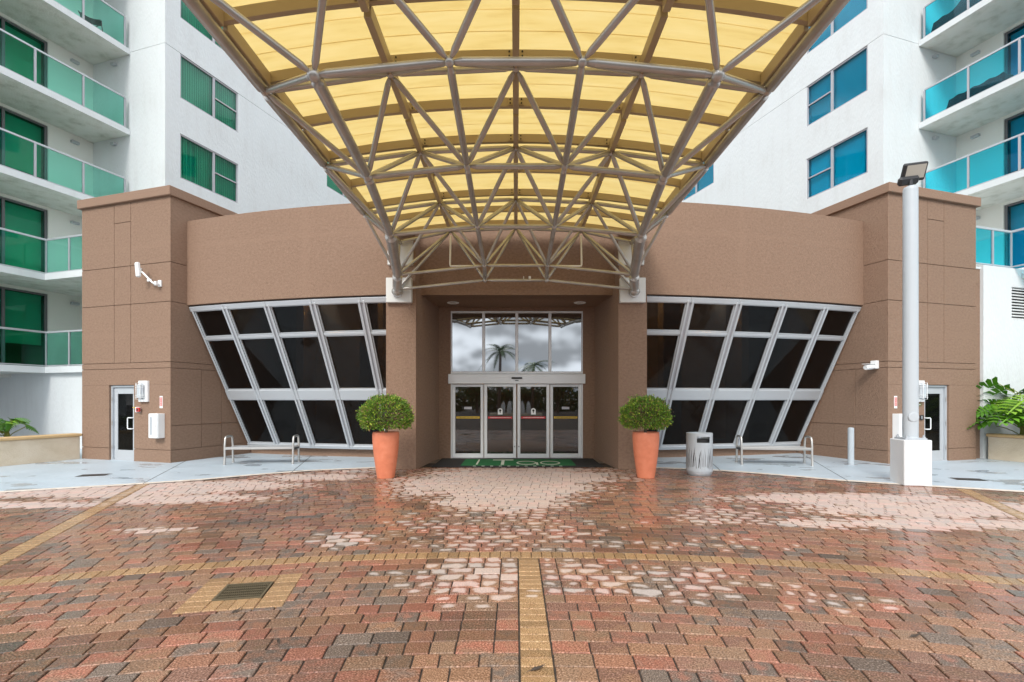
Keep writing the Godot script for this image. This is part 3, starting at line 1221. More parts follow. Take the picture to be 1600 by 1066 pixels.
func entrance_doors(t: Node3D) -> void:
	var x0 := -1.722
	var x1 := 1.772
	var dep := 13.6
	var bay := (x1 - x0) / 4
	# fixed frame
	var b := MB.new()
	for k in 5:
		b.box(P(x0 + bay * k, 3.07, dep), Vector3(0.085 if k in [0, 4] else 0.075, 1.62, 0.12), 0.006)
	obj("upper_mullions", b, M.door_frame, t)
	part_box("top_rail", P((x0 + x1) / 2, 3.865, dep), Vector3(x1 - x0 + 0.085, 0.05, 0.13), M.door_frame, t, 0.006)
	part_box("middle_rail", P((x0 + x1) / 2, 2.27, dep), Vector3(x1 - x0 + 0.085, 0.06, 0.14), M.door_frame, t, 0.006)
	var hd := group_node("door_header", t, P((x0 + x1) / 2, 2.105, dep - 0.03))
	part_box("case", Vector3.ZERO, Vector3(x1 - x0 + 0.1, 0.255, 0.2), M.door_frame, hd, 0.008)
	part_box("motion_sensor", Vector3(0.0, 0.02, 0.115), Vector3(0.28, 0.045, 0.05), M.black, hd, 0.012)
	part_box("indicator", Vector3(0.0, -0.045, 0.104), Vector3(0.09, 0.02, 0.012), M.dark_metal, hd, 0.003)
	for x in [x0, x1]:
		part_box("door_frame_post", P(x, 0.99, dep), Vector3(0.085, 1.97, 0.14), M.door_frame, t, 0.006)
	for k in 4:
		var w := group_node("transom_window", t, P(x0 + bay * (k + 0.5), 3.07, dep))
		part_box("pane", Vector3.ZERO, Vector3(bay - 0.078, 1.53, 0.014), M.mirror_glass, w)
	# four leaves: the inner pair slides in front
	for k in 4:
		var inner := k in [1, 2]
		var lw := bay - (0.03 if inner else 0.045)
		var cx := x0 + bay * (k + 0.5)
		if not inner:
			cx += 0.02 * (1 if k == 0 else -1)
		var d := group_node("sliding_door", t, P(cx, 0.0, dep - (0.05 if inner else -0.02)))
		var fr := MB.new()
		for q in [-1, 1]:
			fr.box(Vector3(q * (lw / 2 - 0.04), 1.0, 0), Vector3(0.08, 1.94, 0.05), 0.005)
		fr.box(Vector3(0, 1.935, 0), Vector3(lw - 0.162, 0.07, 0.05), 0.005)
		fr.box(Vector3(0, 0.085, 0), Vector3(lw - 0.162, 0.11, 0.05), 0.005)
		obj("frame", fr, M.door_frame, d)
		part_box("pane", Vector3(0, 1.02, 0), Vector3(lw - 0.162, 1.76, 0.012), M.door_glass, d)
		var st := MB.new()
		st.box(Vector3(0, 1.09, 0.009), Vector3(lw - 0.21, 0.052, 0.003))
		obj("warning_strip", st, M.red_film if inner else M.yellow_film, d)
		var tx := MB.new()
		for i in 16:
			var w := 0.02 + 0.008 * ((i * 7) % 3)
			tx.box(Vector3(-0.26 + i * 0.035, 1.09, 0.0118), Vector3(w, 0.012, 0.002))
		obj("warning_print", tx, M.white_paint if inner else M.dark_metal, d)
		if inner:
			var lg := MB.new()
			var pts := [Vector3(-0.062, 1.17, 0.0095), Vector3(0.062, 1.17, 0.0095)]
			for i in 9:
				var an := PI * i / 8.0
				pts.append(Vector3(0.062 * cos(an), 1.275 + 0.062 * sin(an), 0.0095))
			lg.poly(pts, Vector3(0, 0, 1))
			obj("notice", lg, M.white_paint, d)
			var em := MB.new()
			em.turned(Vector3(0, 1.275, 0.0098), Vector3(0, 1.275, 0.02), [[0.0, 0.03], [0.0015, 0.03]], 12)
			em.box(Vector3(0, 1.235, 0.0108), Vector3(0.018, 0.05, 0.0016))
			obj("notice_emblem", em, M.black, d)
			part_box("pull", Vector3((lw / 2 - 0.04) * (1 if k == 1 else -1), 0.33, 0.03), Vector3(0.018, 0.035, 0.012), M.dark_metal, d, 0.003)
		else:
			part_box("label_plate", Vector3(0.0, 1.34, 0.009), Vector3(0.2, 0.065, 0.003), M.grey_frame, d)


# ---------------------------------------------------------------- canopy

func roof_y(x: float) -> float:
	return 5.39 - 0.0321 * x * x


# a strut of the space frame: tube with coned ends and a pin at each node
func strut(b: MB, p0: Vector3, p1: Vector3, r: float, sides := 12) -> void:
	var l := p0.distance_to(p1)
	var tip := minf(0.05, l * 0.12)
	var cone := minf(0.075, l * 0.15)
	b.turned(p0, p1, [[0.02, r * 0.42], [tip, r * 0.42], [tip + 0.012, r * 0.62], [tip + cone, r], [l - tip - cone, r], [l - tip - 0.012, r * 0.62], [l - tip, r * 0.42], [l - 0.02, r * 0.42]], sides)


func canopy() -> void:
	var t := thing("entrance_canopy", "vaulted entrance canopy of taupe steel tubes with translucent yellow roof panels", "canopy")
	var td := [4.05, 5.95, 7.83, 9.85, 11.5]
	var tx := [0.0, 1.45, 2.9]
	var T := []      # T[frame][-2..2 + 2]
	for k in 5:
		var row := []
		for i in [-2, -1, 0, 1, 2]:
			var x: float = tx[absi(i)] * signf(i)
			var y := roof_y(x)
			if k == 4 and absi(i) == 2:
				x = 2.6 * signf(i)
				y = 5.08
			row.append(P(x, y, td[k]))
		T.append(row)
	var bo := [[5.0, 1.96, 4.71], [6.89, 1.98, 4.54], [8.84, 2.15, 4.39], [10.75, 2.47, 4.165], [11.36, 2.62, 3.99]]
	var bi := [[5.0, 0.646, 4.84], [6.89, 0.653, 4.68], [8.84, 0.659, 4.53], [10.75, 0.655, 4.36], [11.3, 0.675, 4.18]]
	var B := []
	for k in 5:
		B.append([P(-bo[k][1], bo[k][2], bo[k][0]), P(-bi[k][1], bi[k][2], bi[k][0]), P(bi[k][1], bi[k][2], bi[k][0]), P(bo[k][1], bo[k][2], bo[k][0])])
	var put := func(called: String, p0: Vector3, p1: Vector3, r: float) -> void:
		var b := MB.new()
		strut(b, p0, p1, r)
		obj(called, b, M.steel_paint, t)
	# top layer
	for k in 5:
		for i in 4:
			put.call("top_tube", T[k][i], T[k][i + 1], 0.036)
		for i in 5:
			var b := MB.new()
			b.ball(T[k][i], 0.052)
			obj("joint_ball", b, M.steel_paint, t)
	for k in 4:
		for s in [0, 4]:
			var b := MB.new()
			var p0: Vector3 = T[k][s]
			var p1: Vector3 = T[k + 1][s]
			var l := p0.distance_to(p1)
			b.turned(p0, p1, [[0.03, 0.028], [0.07, 0.03], [0.08, 0.064], [l - 0.08, 0.064], [l - 0.07, 0.03], [l - 0.03, 0.028]], 16)
			obj("edge_tube", b, M.steel_paint, t)
	# bottom layer
	for k in 5:
		for i in 3:
			put.call("cross_tube", B[k][i], B[k][i + 1], 0.041 if k < 2 else (0.038 if k < 3 else 0.032))
		for i in 4:
			var b := MB.new()
			b.ball(B[k][i], 0.068 if i in [0, 3] else 0.052, 16)
			obj("joint_ball", b, M.steel_paint, t)
		if k < 4:
			for i in 4:
				var outer := i in [0, 3]
				var r := 0.0
				if outer:
					r = 0.064 if k < 2 else 0.1
				else:
					r = 0.043
				var p0: Vector3 = B[k][i]
				var p1: Vector3 = B[k + 1][i]
				var l := p0.distance_to(p1)
				var b := MB.new()
				if outer:
					b.turned(p0, p1, [[0.0, r * 0.5], [0.06, r * 0.5], [0.085, r * 0.9], [0.095, r * 1.04], [0.15, r * 1.04], [0.155, r], [l - 0.11, r], [l - 0.09, r * 0.7], [l - 0.05, r * 0.5], [l, r * 0.5]], 18)
				else:
					strut(b, p0, p1, r)
				obj("bottom_chord", b, M.steel_paint, t)
	# webs: every bottom node to the top nodes round it
	for k in 5:
		for f in [k, k + 1]:
			if f > 4:
				continue
			for i in 4:
				for q in [i, i + 1]:
					var edge: bool = (i == 0 and q == 0) or (i == 3 and q == 4)
					if k == 4 and edge:
						continue
					put.call("diagonal_tube", B[k][i], T[f][q], 0.036 if k < 3 else 0.03)
	# feet of the bottom chords on the piers
	for s in [-1, 1]:
		var x: float = s * 2.6
		var b := MB.new()
		b.box(P(x, 3.995, 11.49), Vector3(0.57, 0.55, 0.12), 0.01)
		obj("foot_plate", b, M.bracket_paint, t)
		var sh := MB.new()
		sh.ball(P(s * 2.62, 3.95, 11.37), 0.125, 20, 0.8)
		sh.turned(P(s * 2.62, 3.95, 11.37), P(s * 2.62, 3.95, 11.45), [[0.0, 0.12], [0.08, 0.12]], 20)
		obj("foot_shoe", sh, M.steel_paint, t)
		var up := MB.new()
		up.box(P(s * 2.6, 4.87, 11.62), Vector3(0.57, 0.56, 0.1), 0.01)
		obj("wall_bracket", up, M.bracket_paint, t)
		var pin := MB.new()
		pin.tube(P(s * 2.6, 5.08, 11.5), P(s * 2.6, 5.08, 11.58), 0.05)
		obj("bracket_pin", pin, M.steel_paint, t)
	# roof: beams along, purlins across, panels between
	var pd := [4.0, 5.0, 5.95, 6.89, 7.83, 8.84, 9.85, 10.7, 11.55]
	for x in [-1.45, 0.0, 1.45]:
		for k in 8:
			var b := MB.new()
			var y := roof_y(x)
			bar(b, P(x, y + 0.045, pd[k] + 0.03), P(x, y + 0.045, pd[k + 1] - 0.03), 0.075, 0.15, Vector3.UP, 0.006)
			obj("roof_beam", b, M.roof_beam, t)
	for s in [-1, 1]:
		var x: float = s * 2.84
		for k in 8:
			var b := MB.new()
			bar(b, P(x, roof_y(x) + 0.1, pd[k] + 0.03), P(x, roof_y(x) + 0.1, pd[k + 1] - 0.03), 0.05, 0.15, Vector3.UP, 0.006)
			obj("edge_beam", b, M.roof_beam, t)
	for k in 9:
		var b := MB.new()
		var n := 16
		var lo0 := []
		var lo1 := []
		var hi0 := []
		var hi1 := []
		for i in n + 1:
			var x := lerpf(-2.88, 2.88, float(i) / n)
			var y := roof_y(x)
			lo0.append(P(x, y + 0.075, pd[k] - 0.03))
			lo1.append(P(x, y + 0.075, pd[k] + 0.03))
			hi0.append(P(x, y + 0.195, pd[k] - 0.03))
			hi1.append(P(x, y + 0.195, pd[k] + 0.03))
		b.sheet([hi0, lo0], Vector3(0, 0, 1))
		b.sheet([hi1, lo1], Vector3(0, 0, -1))
		b.sheet([lo0, lo1], Vector3.DOWN)
		b.sheet([hi0, hi1], Vector3.UP)
		obj("purlin", b, M.roof_beam, t)
	for k in 8:
		for c in 4:
			var x0: float = -2.9 + 1.45 * c + 0.001
			var x1: float = -2.9 + 1.45 * (c + 1) - 0.001
			var d0: float = pd[k] + 0.001
			var d1: float = pd[k + 1] - 0.001
			var g := group_node("roof_panel", t)
			var strips := 3
			for q in strips:
				var b := MB.new()
				var e0 := lerpf(d0, d1, float(q) / strips)
				var e1 := lerpf(d0, d1, float(q + 1) / strips) + (0.01 if q < strips - 1 else 0.0)
				var a := []
				var z := []
				for i in 5:
					var x := lerpf(x0, x1, i / 4.0)
					var y := roof_y(x) + 0.204 + 0.003 * (q % 2)
					a.append(P(x, y, e0))
					z.append(P(x, y, e1))
				b.sheet([a, z], Vector3.DOWN)
				obj("sheet", b, M.roof_panel, g)
	# plates and bolts where the purlins meet the beams
	for k in 8:
		for x in [-1.45, 0.0, 1.45]:
			for s in [-1, 1]:
				var br := group_node("purlin_bracket", t, P(x + s * 0.075, roof_y(x) + 0.135, pd[k] - 0.036))
				part_box("plate", Vector3.ZERO, Vector3(0.07, 0.1, 0.012), M.roof_beam, br, 0.003)
				for q in [-1, 1]:
					var bo_ := MB.new()
					bo_.turned(Vector3(0, q * 0.025, 0.006), Vector3(0, q * 0.025, 0.03), [[0.0, 0.011], [0.01, 0.011]], 6)
					obj("bolt", bo_, M.dark_metal, br)
	# sprinkler pipework under the rear frame
	var sp := thing("sprinkler_pipe", "thin white sprinkler pipe hung under the rear of the canopy frame", "pipe")
	for s in [-1, 1]:
		var b := MB.new()
		b.pipe([P(s * 1.43, 5.16, 11.3), P(s * 1.44, 4.52, 11.28), P(s * 1.43, 4.49, 11.28), P(s * 1.39, 4.485, 11.28), P(s * 0.72, 4.47, 11.2)], 0.02, 8)
		obj("drop_pipe", b, M.white_paint, sp)
		for x in [1.15, 0.85]:
			var h := MB.new()
			h.tube(P(s * x, 4.48, 11.25), P(s * x, 4.41, 11.25), 0.014, 8)
			h.turned(P(s * x, 4.41, 11.25), P(s * x, 4.39, 11.25), [[0.0, 0.026], [0.006, 0.026]], 10)
			obj("sprinkler_head", h, M.stainless, sp)
	for e in [[0.18, 4.36, 0.012], [0.32, 4.36, 0.03]]:
		var b := MB.new()
		b.tube(P(e[0], e[1] + 0.05, 11.9), P(e[0], e[1] - 0.05, 11.9), e[2], 8)
		b.tube(P(e[0], e[1], 11.9), P(e[0], e[1], 11.96), 0.012, 8)
		obj("wall_valve", b, M.white_paint, sp)


# ---------------------------------------------------------------- white apartment blocks

func apartments(side: int) -> void:
	var off := Vector2(5.74, 4.37) if side < 0 else Vector2(5.43, 4.19)   # t, s of the block's corner from the tower's corner
	var t := thing("apartment_block", "white stucco apartment block with green tinted balcony glass, far left" if side < 0 else "white stucco apartment block with blue tinted balcony glass, far right", "building", Vector3.ZERO, 0.0)
	t.position = wing(side)
	t.rotation.y = side * TH
	var glass: Material = M.green_glass if side < 0 else M.blue_glass
	var pane: Material = M.green_pane if side < 0 else M.blue_pane
	var cx := off.x
	var cs := off.y
	var H := 24.0
	var floors := []
	for k in 8:
		floors.append(2.6 + 2.97 * k)     # tops of the slabs
	var bx := func(called: String, t0: float, t1: float, y0: float, y1: float, s0: float, s1: float, m: Material, parent: Node, bev := 0.0) -> MeshInstance3D:
		return part_box(called, Vector3(side * (t0 + t1) / 2, (y0 + y1) / 2, -(s0 + s1) / 2), Vector3(absf(t1 - t0), y1 - y0, absf(s1 - s0)), m, parent, bev)
	# window wall: plane t = cx, looks inwards
	var cols := [[0.585, 3.22], [8.9, 11.54], [17.2, 19.84]]
	var holes := []
	for c in cols:
		for k in 5:
			holes.append([c[0], c[1], 6.8 + 2.97 * k, 6.8 + 2.97 * k + 1.65])
	for e in [[0.0, 8.42], [8.435, 14.385], [14.4, 20.325], [20.34, H]]:
		with_holes(0.0, 26.0, e[0], e[1], holes, func(a, b, c, d):
			part_box("wall", Vector3(side * (cx + 0.15), (c + d) / 2, -(cs + (a + b) / 2)), Vector3(0.3, d - c, b - a), M.white_stucco, t))
		# return face towards the forecourt
		bx.call("wall", cx + 0.301, cx + 3.67, e[0], e[1], cs, cs + 0.3, M.white_stucco, t)
	bx.call("inner_wall", cx + 0.32, cx + 0.36, 0.0, H, cs + 0.35, cs + 25.8, M.white_stucco, t)
	var seed_ := 3 if side < 0 else 8
	var r2 := RandomNumberGenerator.new()
	r2.seed = seed_
	for c in cols:
		for k in 5:
			var y0 := 6.8 + 2.97 * k
			if y0 < 8.0:
				pane_box(Vector3(side * (cx + 0.2), y0 + 0.825, -(cs + (c[0] + c[1]) / 2)), Vector3(0.05, 1.65, c[1] - c[0]), pane, t)
				continue
			block_window(t, side, cx, cs + c[0], cs + c[1], y0, pane, r2)
	# balcony wall: plane t = cx + 3.67, looks inwards, with glazed openings
	var bt := cx + 3.67
	var open := []
	for f in floors:
		open.append([-5.2, -1.46, f, f + 2.7])
		open.append([-11.5, -7.5, f, f + 2.7])
	with_holes(-13.0, 0.0, 2.3, H, open, func(a, b, c, d):
		part_box("wall", Vector3(side * (bt + 0.15), (c + d) / 2, -(cs + (a + b) / 2)), Vector3(0.3, d - c, b - a), M.balcony_wall, t))
	for fi in floors.size():
		var f: float = floors[fi]
		if f > 22:
			continue
		balcony(t, side, fi, f, cx, cs, bt, glass, pane)
	# wall under the terrace, towards the walk
	var ws := 1.85
	var low := floors[0] as float
	if side < 0:
		bx.call("terrace_wall", 3.2, 10.6, 0.0, low - 0.18, ws, ws + 0.3, M.white_stucco, t)
		bx.call("terrace_wall", 10.3, 10.6, 0.0, low - 0.18, -6.0, ws, M.white_stucco, t)
	else:
		# taller wall with a louvre on this side
		var hole := [[4.59, 5.6, 3.72, 4.6]]
		with_holes(3.47, 10.6, 0.0, 5.1, hole, func(a, c, d, e):
			part_box("terrace_wall", Vector3(side * (a + c) / 2, (d + e) / 2, -(0.2)), Vector3(c - a, e - d, 0.3), M.white_stucco, t))
		var lv := group_node("louvre", t, Vector3(side * 5.095, 4.16, -0.08))
		part_box("back", Vector3(0, 0, -0.12), Vector3(1.0, 0.87, 0.02), M.black, lv)
		for k in 11:
			part_box("blade", Vector3(0, -0.4 + 0.08 * k, -0.03), Vector3(1.0, 0.016, 0.09), M.white_paint, lv, 0.0, Basis(Vector3.RIGHT, 0.6))
		# glass guard on that wall
		rail(t, side, Vector2(3.18, 0.12), Vector2(4.69, 0.12), 5.1, 1.0, glass, 2)
		rail(t, side, Vector2(4.69, 0.12), Vector2(4.69, -5.0), 5.1, 1.0, glass, 4)
		bx.call("terrace_slab", 3.2, 9.4, 4.92, 5.09, 0.36, cs, M.slab_soffit, t)
		bx.call("ledge", 5.0, 5.4, 4.86, 5.0, -3.0, 0.04, M.white_stucco, t)
	# far wing that closes the court behind
	if side > 0:
		var far := thing("apartment_wing", "plain white rear wing behind the canopy and pavilion", "building", P(0, 0, 37))
		part_box("wall", Vector3(0, 12, 0), Vector3(30, 24, 0.6), M.white_stucco, far)


# an aluminium window of the block: a fixed light and a hung sash, blinds behind
func block_window(t: Node3D, side: int, cx: float, s0: float, s1: float, y0: float, pane: Material, r2: RandomNumberGenerator) -> void:
	var w := group_node("window", t, Vector3(side * (cx + 0.08), y0, -(s0 + s1) / 2))
	var hw := (s1 - s0) / 2
	var h := 1.65
	var split := hw - 1.48      # s runs to -z, so the near, fixed light is at +z
	var fr := MB.new()
	for z in [hw - 0.03, -hw + 0.03, split]:
		fr.box(Vector3(0, h / 2, z), Vector3(0.1, h, 0.06 if z != split else 0.1))
	for y in [0.025, h - 0.025]:
		fr.box(Vector3(0, y, (hw - 0.06 + split + 0.05) / 2), Vector3(0.1, 0.05, hw - 0.06 - split - 0.05))
		fr.box(Vector3(0, y, (-hw + 0.06 + split - 0.05) / 2), Vector3(0.1, 0.05, split - 0.05 + hw - 0.06))
	fr.box(Vector3(-side * 0.01, 0.84, (-hw + 0.06 + split - 0.05) / 2), Vector3(0.1, 0.05, split - 0.05 + hw - 0.06))
	obj("frame", fr, M.grey_frame, w)
	pane_box(Vector3(side * 0.0, h / 2, (hw + split) / 2), Vector3(0.012, h - 0.04, hw - split - 0.06), pane, w)
	pane_box(Vector3(side * 0.0, 0.43, (-hw + split) / 2), Vector3(0.012, 0.8, split + hw - 0.06), pane, w)
	pane_box(Vector3(side * 0.0, 1.23, (-hw + split) / 2), Vector3(0.012, 0.78, split + hw - 0.06), pane, w)
	# blinds: upright or level slats
	var b := MB.new()
	if r2.randf() < 0.6:
		var n := 26
		for k in n:
			var z := lerpf(-hw + 0.07, hw - 0.07, (k + 0.5) / n)
			if r2.randf() < 0.06:
				continue
			b.box(Vector3(side * 0.12, h / 2, z), Vector3(0.006, h - 0.04, 0.088), 0.0, Basis(Vector3.UP, 0.5 + r2.randf_range(-0.12, 0.12)))
	else:
		for k in 40:
			b.box(Vector3(side * 0.12, 0.03 + k * 0.04, 0), Vector3(0.006, 0.036, hw * 2 - 0.1), 0.0, Basis(Vector3.BACK, 0.5))
	obj("blind", b, M.blind_fabric, w)


# a run of glass guard from a to b, given as (t, s)
func rail(t: Node3D, side: int, a: Vector2, b: Vector2, y: float, h: float, glass: Material, bays: int) -> void:
	var g := group_node("balcony_guard", t)
	var p0 := Vector3(side * a.x, y, -a.y)
	var p1 := Vector3(side * b.x, y, -b.y)
	var dir := (p1 - p0).normalized()
	var out := dir.cross(Vector3.UP)
	var tr := MB.new()
	bar(tr, p0 + Vector3(0, h, 0), p1 + Vector3(0, h, 0), 0.06, 0.05, out, 0.006)
	obj("top_rail", tr, M.aluminium, g)
	var br := MB.new()
	bar(br, p0 + Vector3(0, 0.05, 0), p1 + Vector3(0, 0.05, 0), 0.03, 0.04, out)
	obj("bottom_rail", br, M.aluminium, g)
	for k in bays + 1:
		var q := p0.lerp(p1, float(k) / bays)
		var b2 := MB.new()
		bar(b2, q, q + Vector3(0, h - 0.03, 0), 0.06, 0.05, out)
		obj("post", b2, M.grey_frame, g)
	for k in bays:
		var q0 := p0.lerp(p1, float(k) / bays) + dir * 0.035
		var q1 := p0.lerp(p1, float(k + 1) / bays) - dir * 0.035
		var b3 := MB.new()
		var n := out * 0.005
		var lo := Vector3(0, 0.07, 0)
		var hi := Vector3(0, h - 0.035, 0)
		b3.poly([q0 + lo + n, q1 + lo + n, q1 + hi + n, q0 + hi + n], out)
		b3.poly([q0 + lo - n, q1 + lo - n, q1 + hi - n, q0 + hi - n], -out)
		obj("pane", b3, glass, g)


func balcony(t: Node3D, side: int, fi: int, f: float, cx: float, cs: float, bt: float, glass: Material, pane: Material) -> void:
	var et := cx + 1.73            # front edge of the slab
	var terrace := fi < 2 and side < 0
	var sl := MB.new()
	sl.box(Vector3(side * (et + bt) / 2, f - 0.09, -(cs - 6.5)), Vector3(bt - et, 0.18, 13.0), 0.012)
	if terrace:
		sl.box(Vector3(side * (3.2 + et) / 2, f - 0.09, -(1.7 + cs) / 2), Vector3(et - 3.2 - 0.001, 0.18, cs - 1.7), 0.012)
	obj("balcony_slab", sl, M.slab_soffit, t)
	# pale painted edge of the slab
	var ed := MB.new()
	var near := -9.0
	if terrace:
		ed.box(Vector3(side * (et - 0.006), f - 0.085, -(1.7 - 8.0) / 2), Vector3(0.02, 0.2, 1.7 + 8.0))
		ed.box(Vector3(side * (3.2 + et - 0.016) / 2, f - 0.085, -1.69), Vector3(et - 3.2 - 0.016, 0.2, 0.02))
	else:
		ed.box(Vector3(side * (et - 0.006), f - 0.085, -(cs - 6.5)), Vector3(0.02, 0.2, 12.98))
	obj("slab_edge", ed, M.white_stucco, t)
	if f < 20:
		if terrace:
			rail(t, side, Vector2(et + 0.05, 1.76), Vector2(et + 0.05, -4.0), f, 1.12, glass, 4)
			rail(t, side, Vector2(et + 0.05, 1.76), Vector2(3.2, 1.76), f, 1.12, glass, 4)
		elif side < 0 or f > 6:
			rail(t, side, Vector2(et + 0.05, cs - 0.16), Vector2(et + 0.05, cs - 8.44), f, 1.14, glass, 6)
	# sliding window behind
	var w := group_node("balcony_door", t, Vector3(side * (bt + 0.1), f, -(cs - 3.33)))
	var fr := MB.new()
	for z in [-1.83, -0.63, 0.63, 1.83]:
		fr.box(Vector3(0, 1.35, z), Vector3(0.1, 2.68, 0.08))
	fr.box(Vector3(0, 2.66, 0), Vector3(0.12, 0.06, 3.7))
	fr.box(Vector3(0, 0.03, 0), Vector3(0.12, 0.06, 3.7))
	obj("frame", fr, M.dark_frame, w)
	for k in 3:
		pane_box(Vector3(0, 1.35, -1.23 + 1.23 * k), Vector3(0.014, 2.66, 1.22), pane, w)
	var bl := MB.new()
	bl.box(Vector3(side * 0.16, 1.75 if fi % 2 == 0 else 1.35, 0), Vector3(0.01, 1.75 if fi % 2 == 0 else 2.55, 3.6))
	obj("shade", bl, M.blind_fabric, w)
	var rm := MB.new()
	var rx0 := side * 0.2
	var rx1 := side * 1.6
	rm.poly([Vector3(rx1, 0, -2.0), Vector3(rx1, 0, 2.0), Vector3(rx1, 2.74, 2.0), Vector3(rx1, 2.74, -2.0)], Vector3(-side, 0, 0))
	for z in [-2.0, 2.0]:
		rm.poly([Vector3(rx0, 0, z), Vector3(rx1, 0, z), Vector3(rx1, 2.74, z), Vector3(rx0, 2.74, z)], Vector3(0, 0, -z))
	for y in [0.0, 2.74]:
		rm.poly([Vector3(rx0, y, -2.0), Vector3(rx1, y, -2.0), Vector3(rx1, y, 2.0), Vector3(rx0, y, 2.0)], Vector3(0, 1.37 - y, 0))
	obj("room", rm, M.lobby_wall, w)
	# small lamps below the slab above
	for e in [[Vector3(side * (bt - 0.06), f + 2.5, -(cs - 0.65)), Vector3(0.12, 0.1, 0.26)], [Vector3(side * (et + 0.75), f + 2.55, -(cs - 0.07)), Vector3(0.2, 0.09, 0.14)]]:
		part_box("wall_lamp", e[0], e[1], M.galvanised, t, 0.012)


# ---------------------------------------------------------------- fittings on and beside the towers

func on_wing(side: int, t: float, y: float, s: float) -> Vector3:
	return wing(side) + Vector3(side * t, y, -s).rotated(Vector3.UP, side * TH)


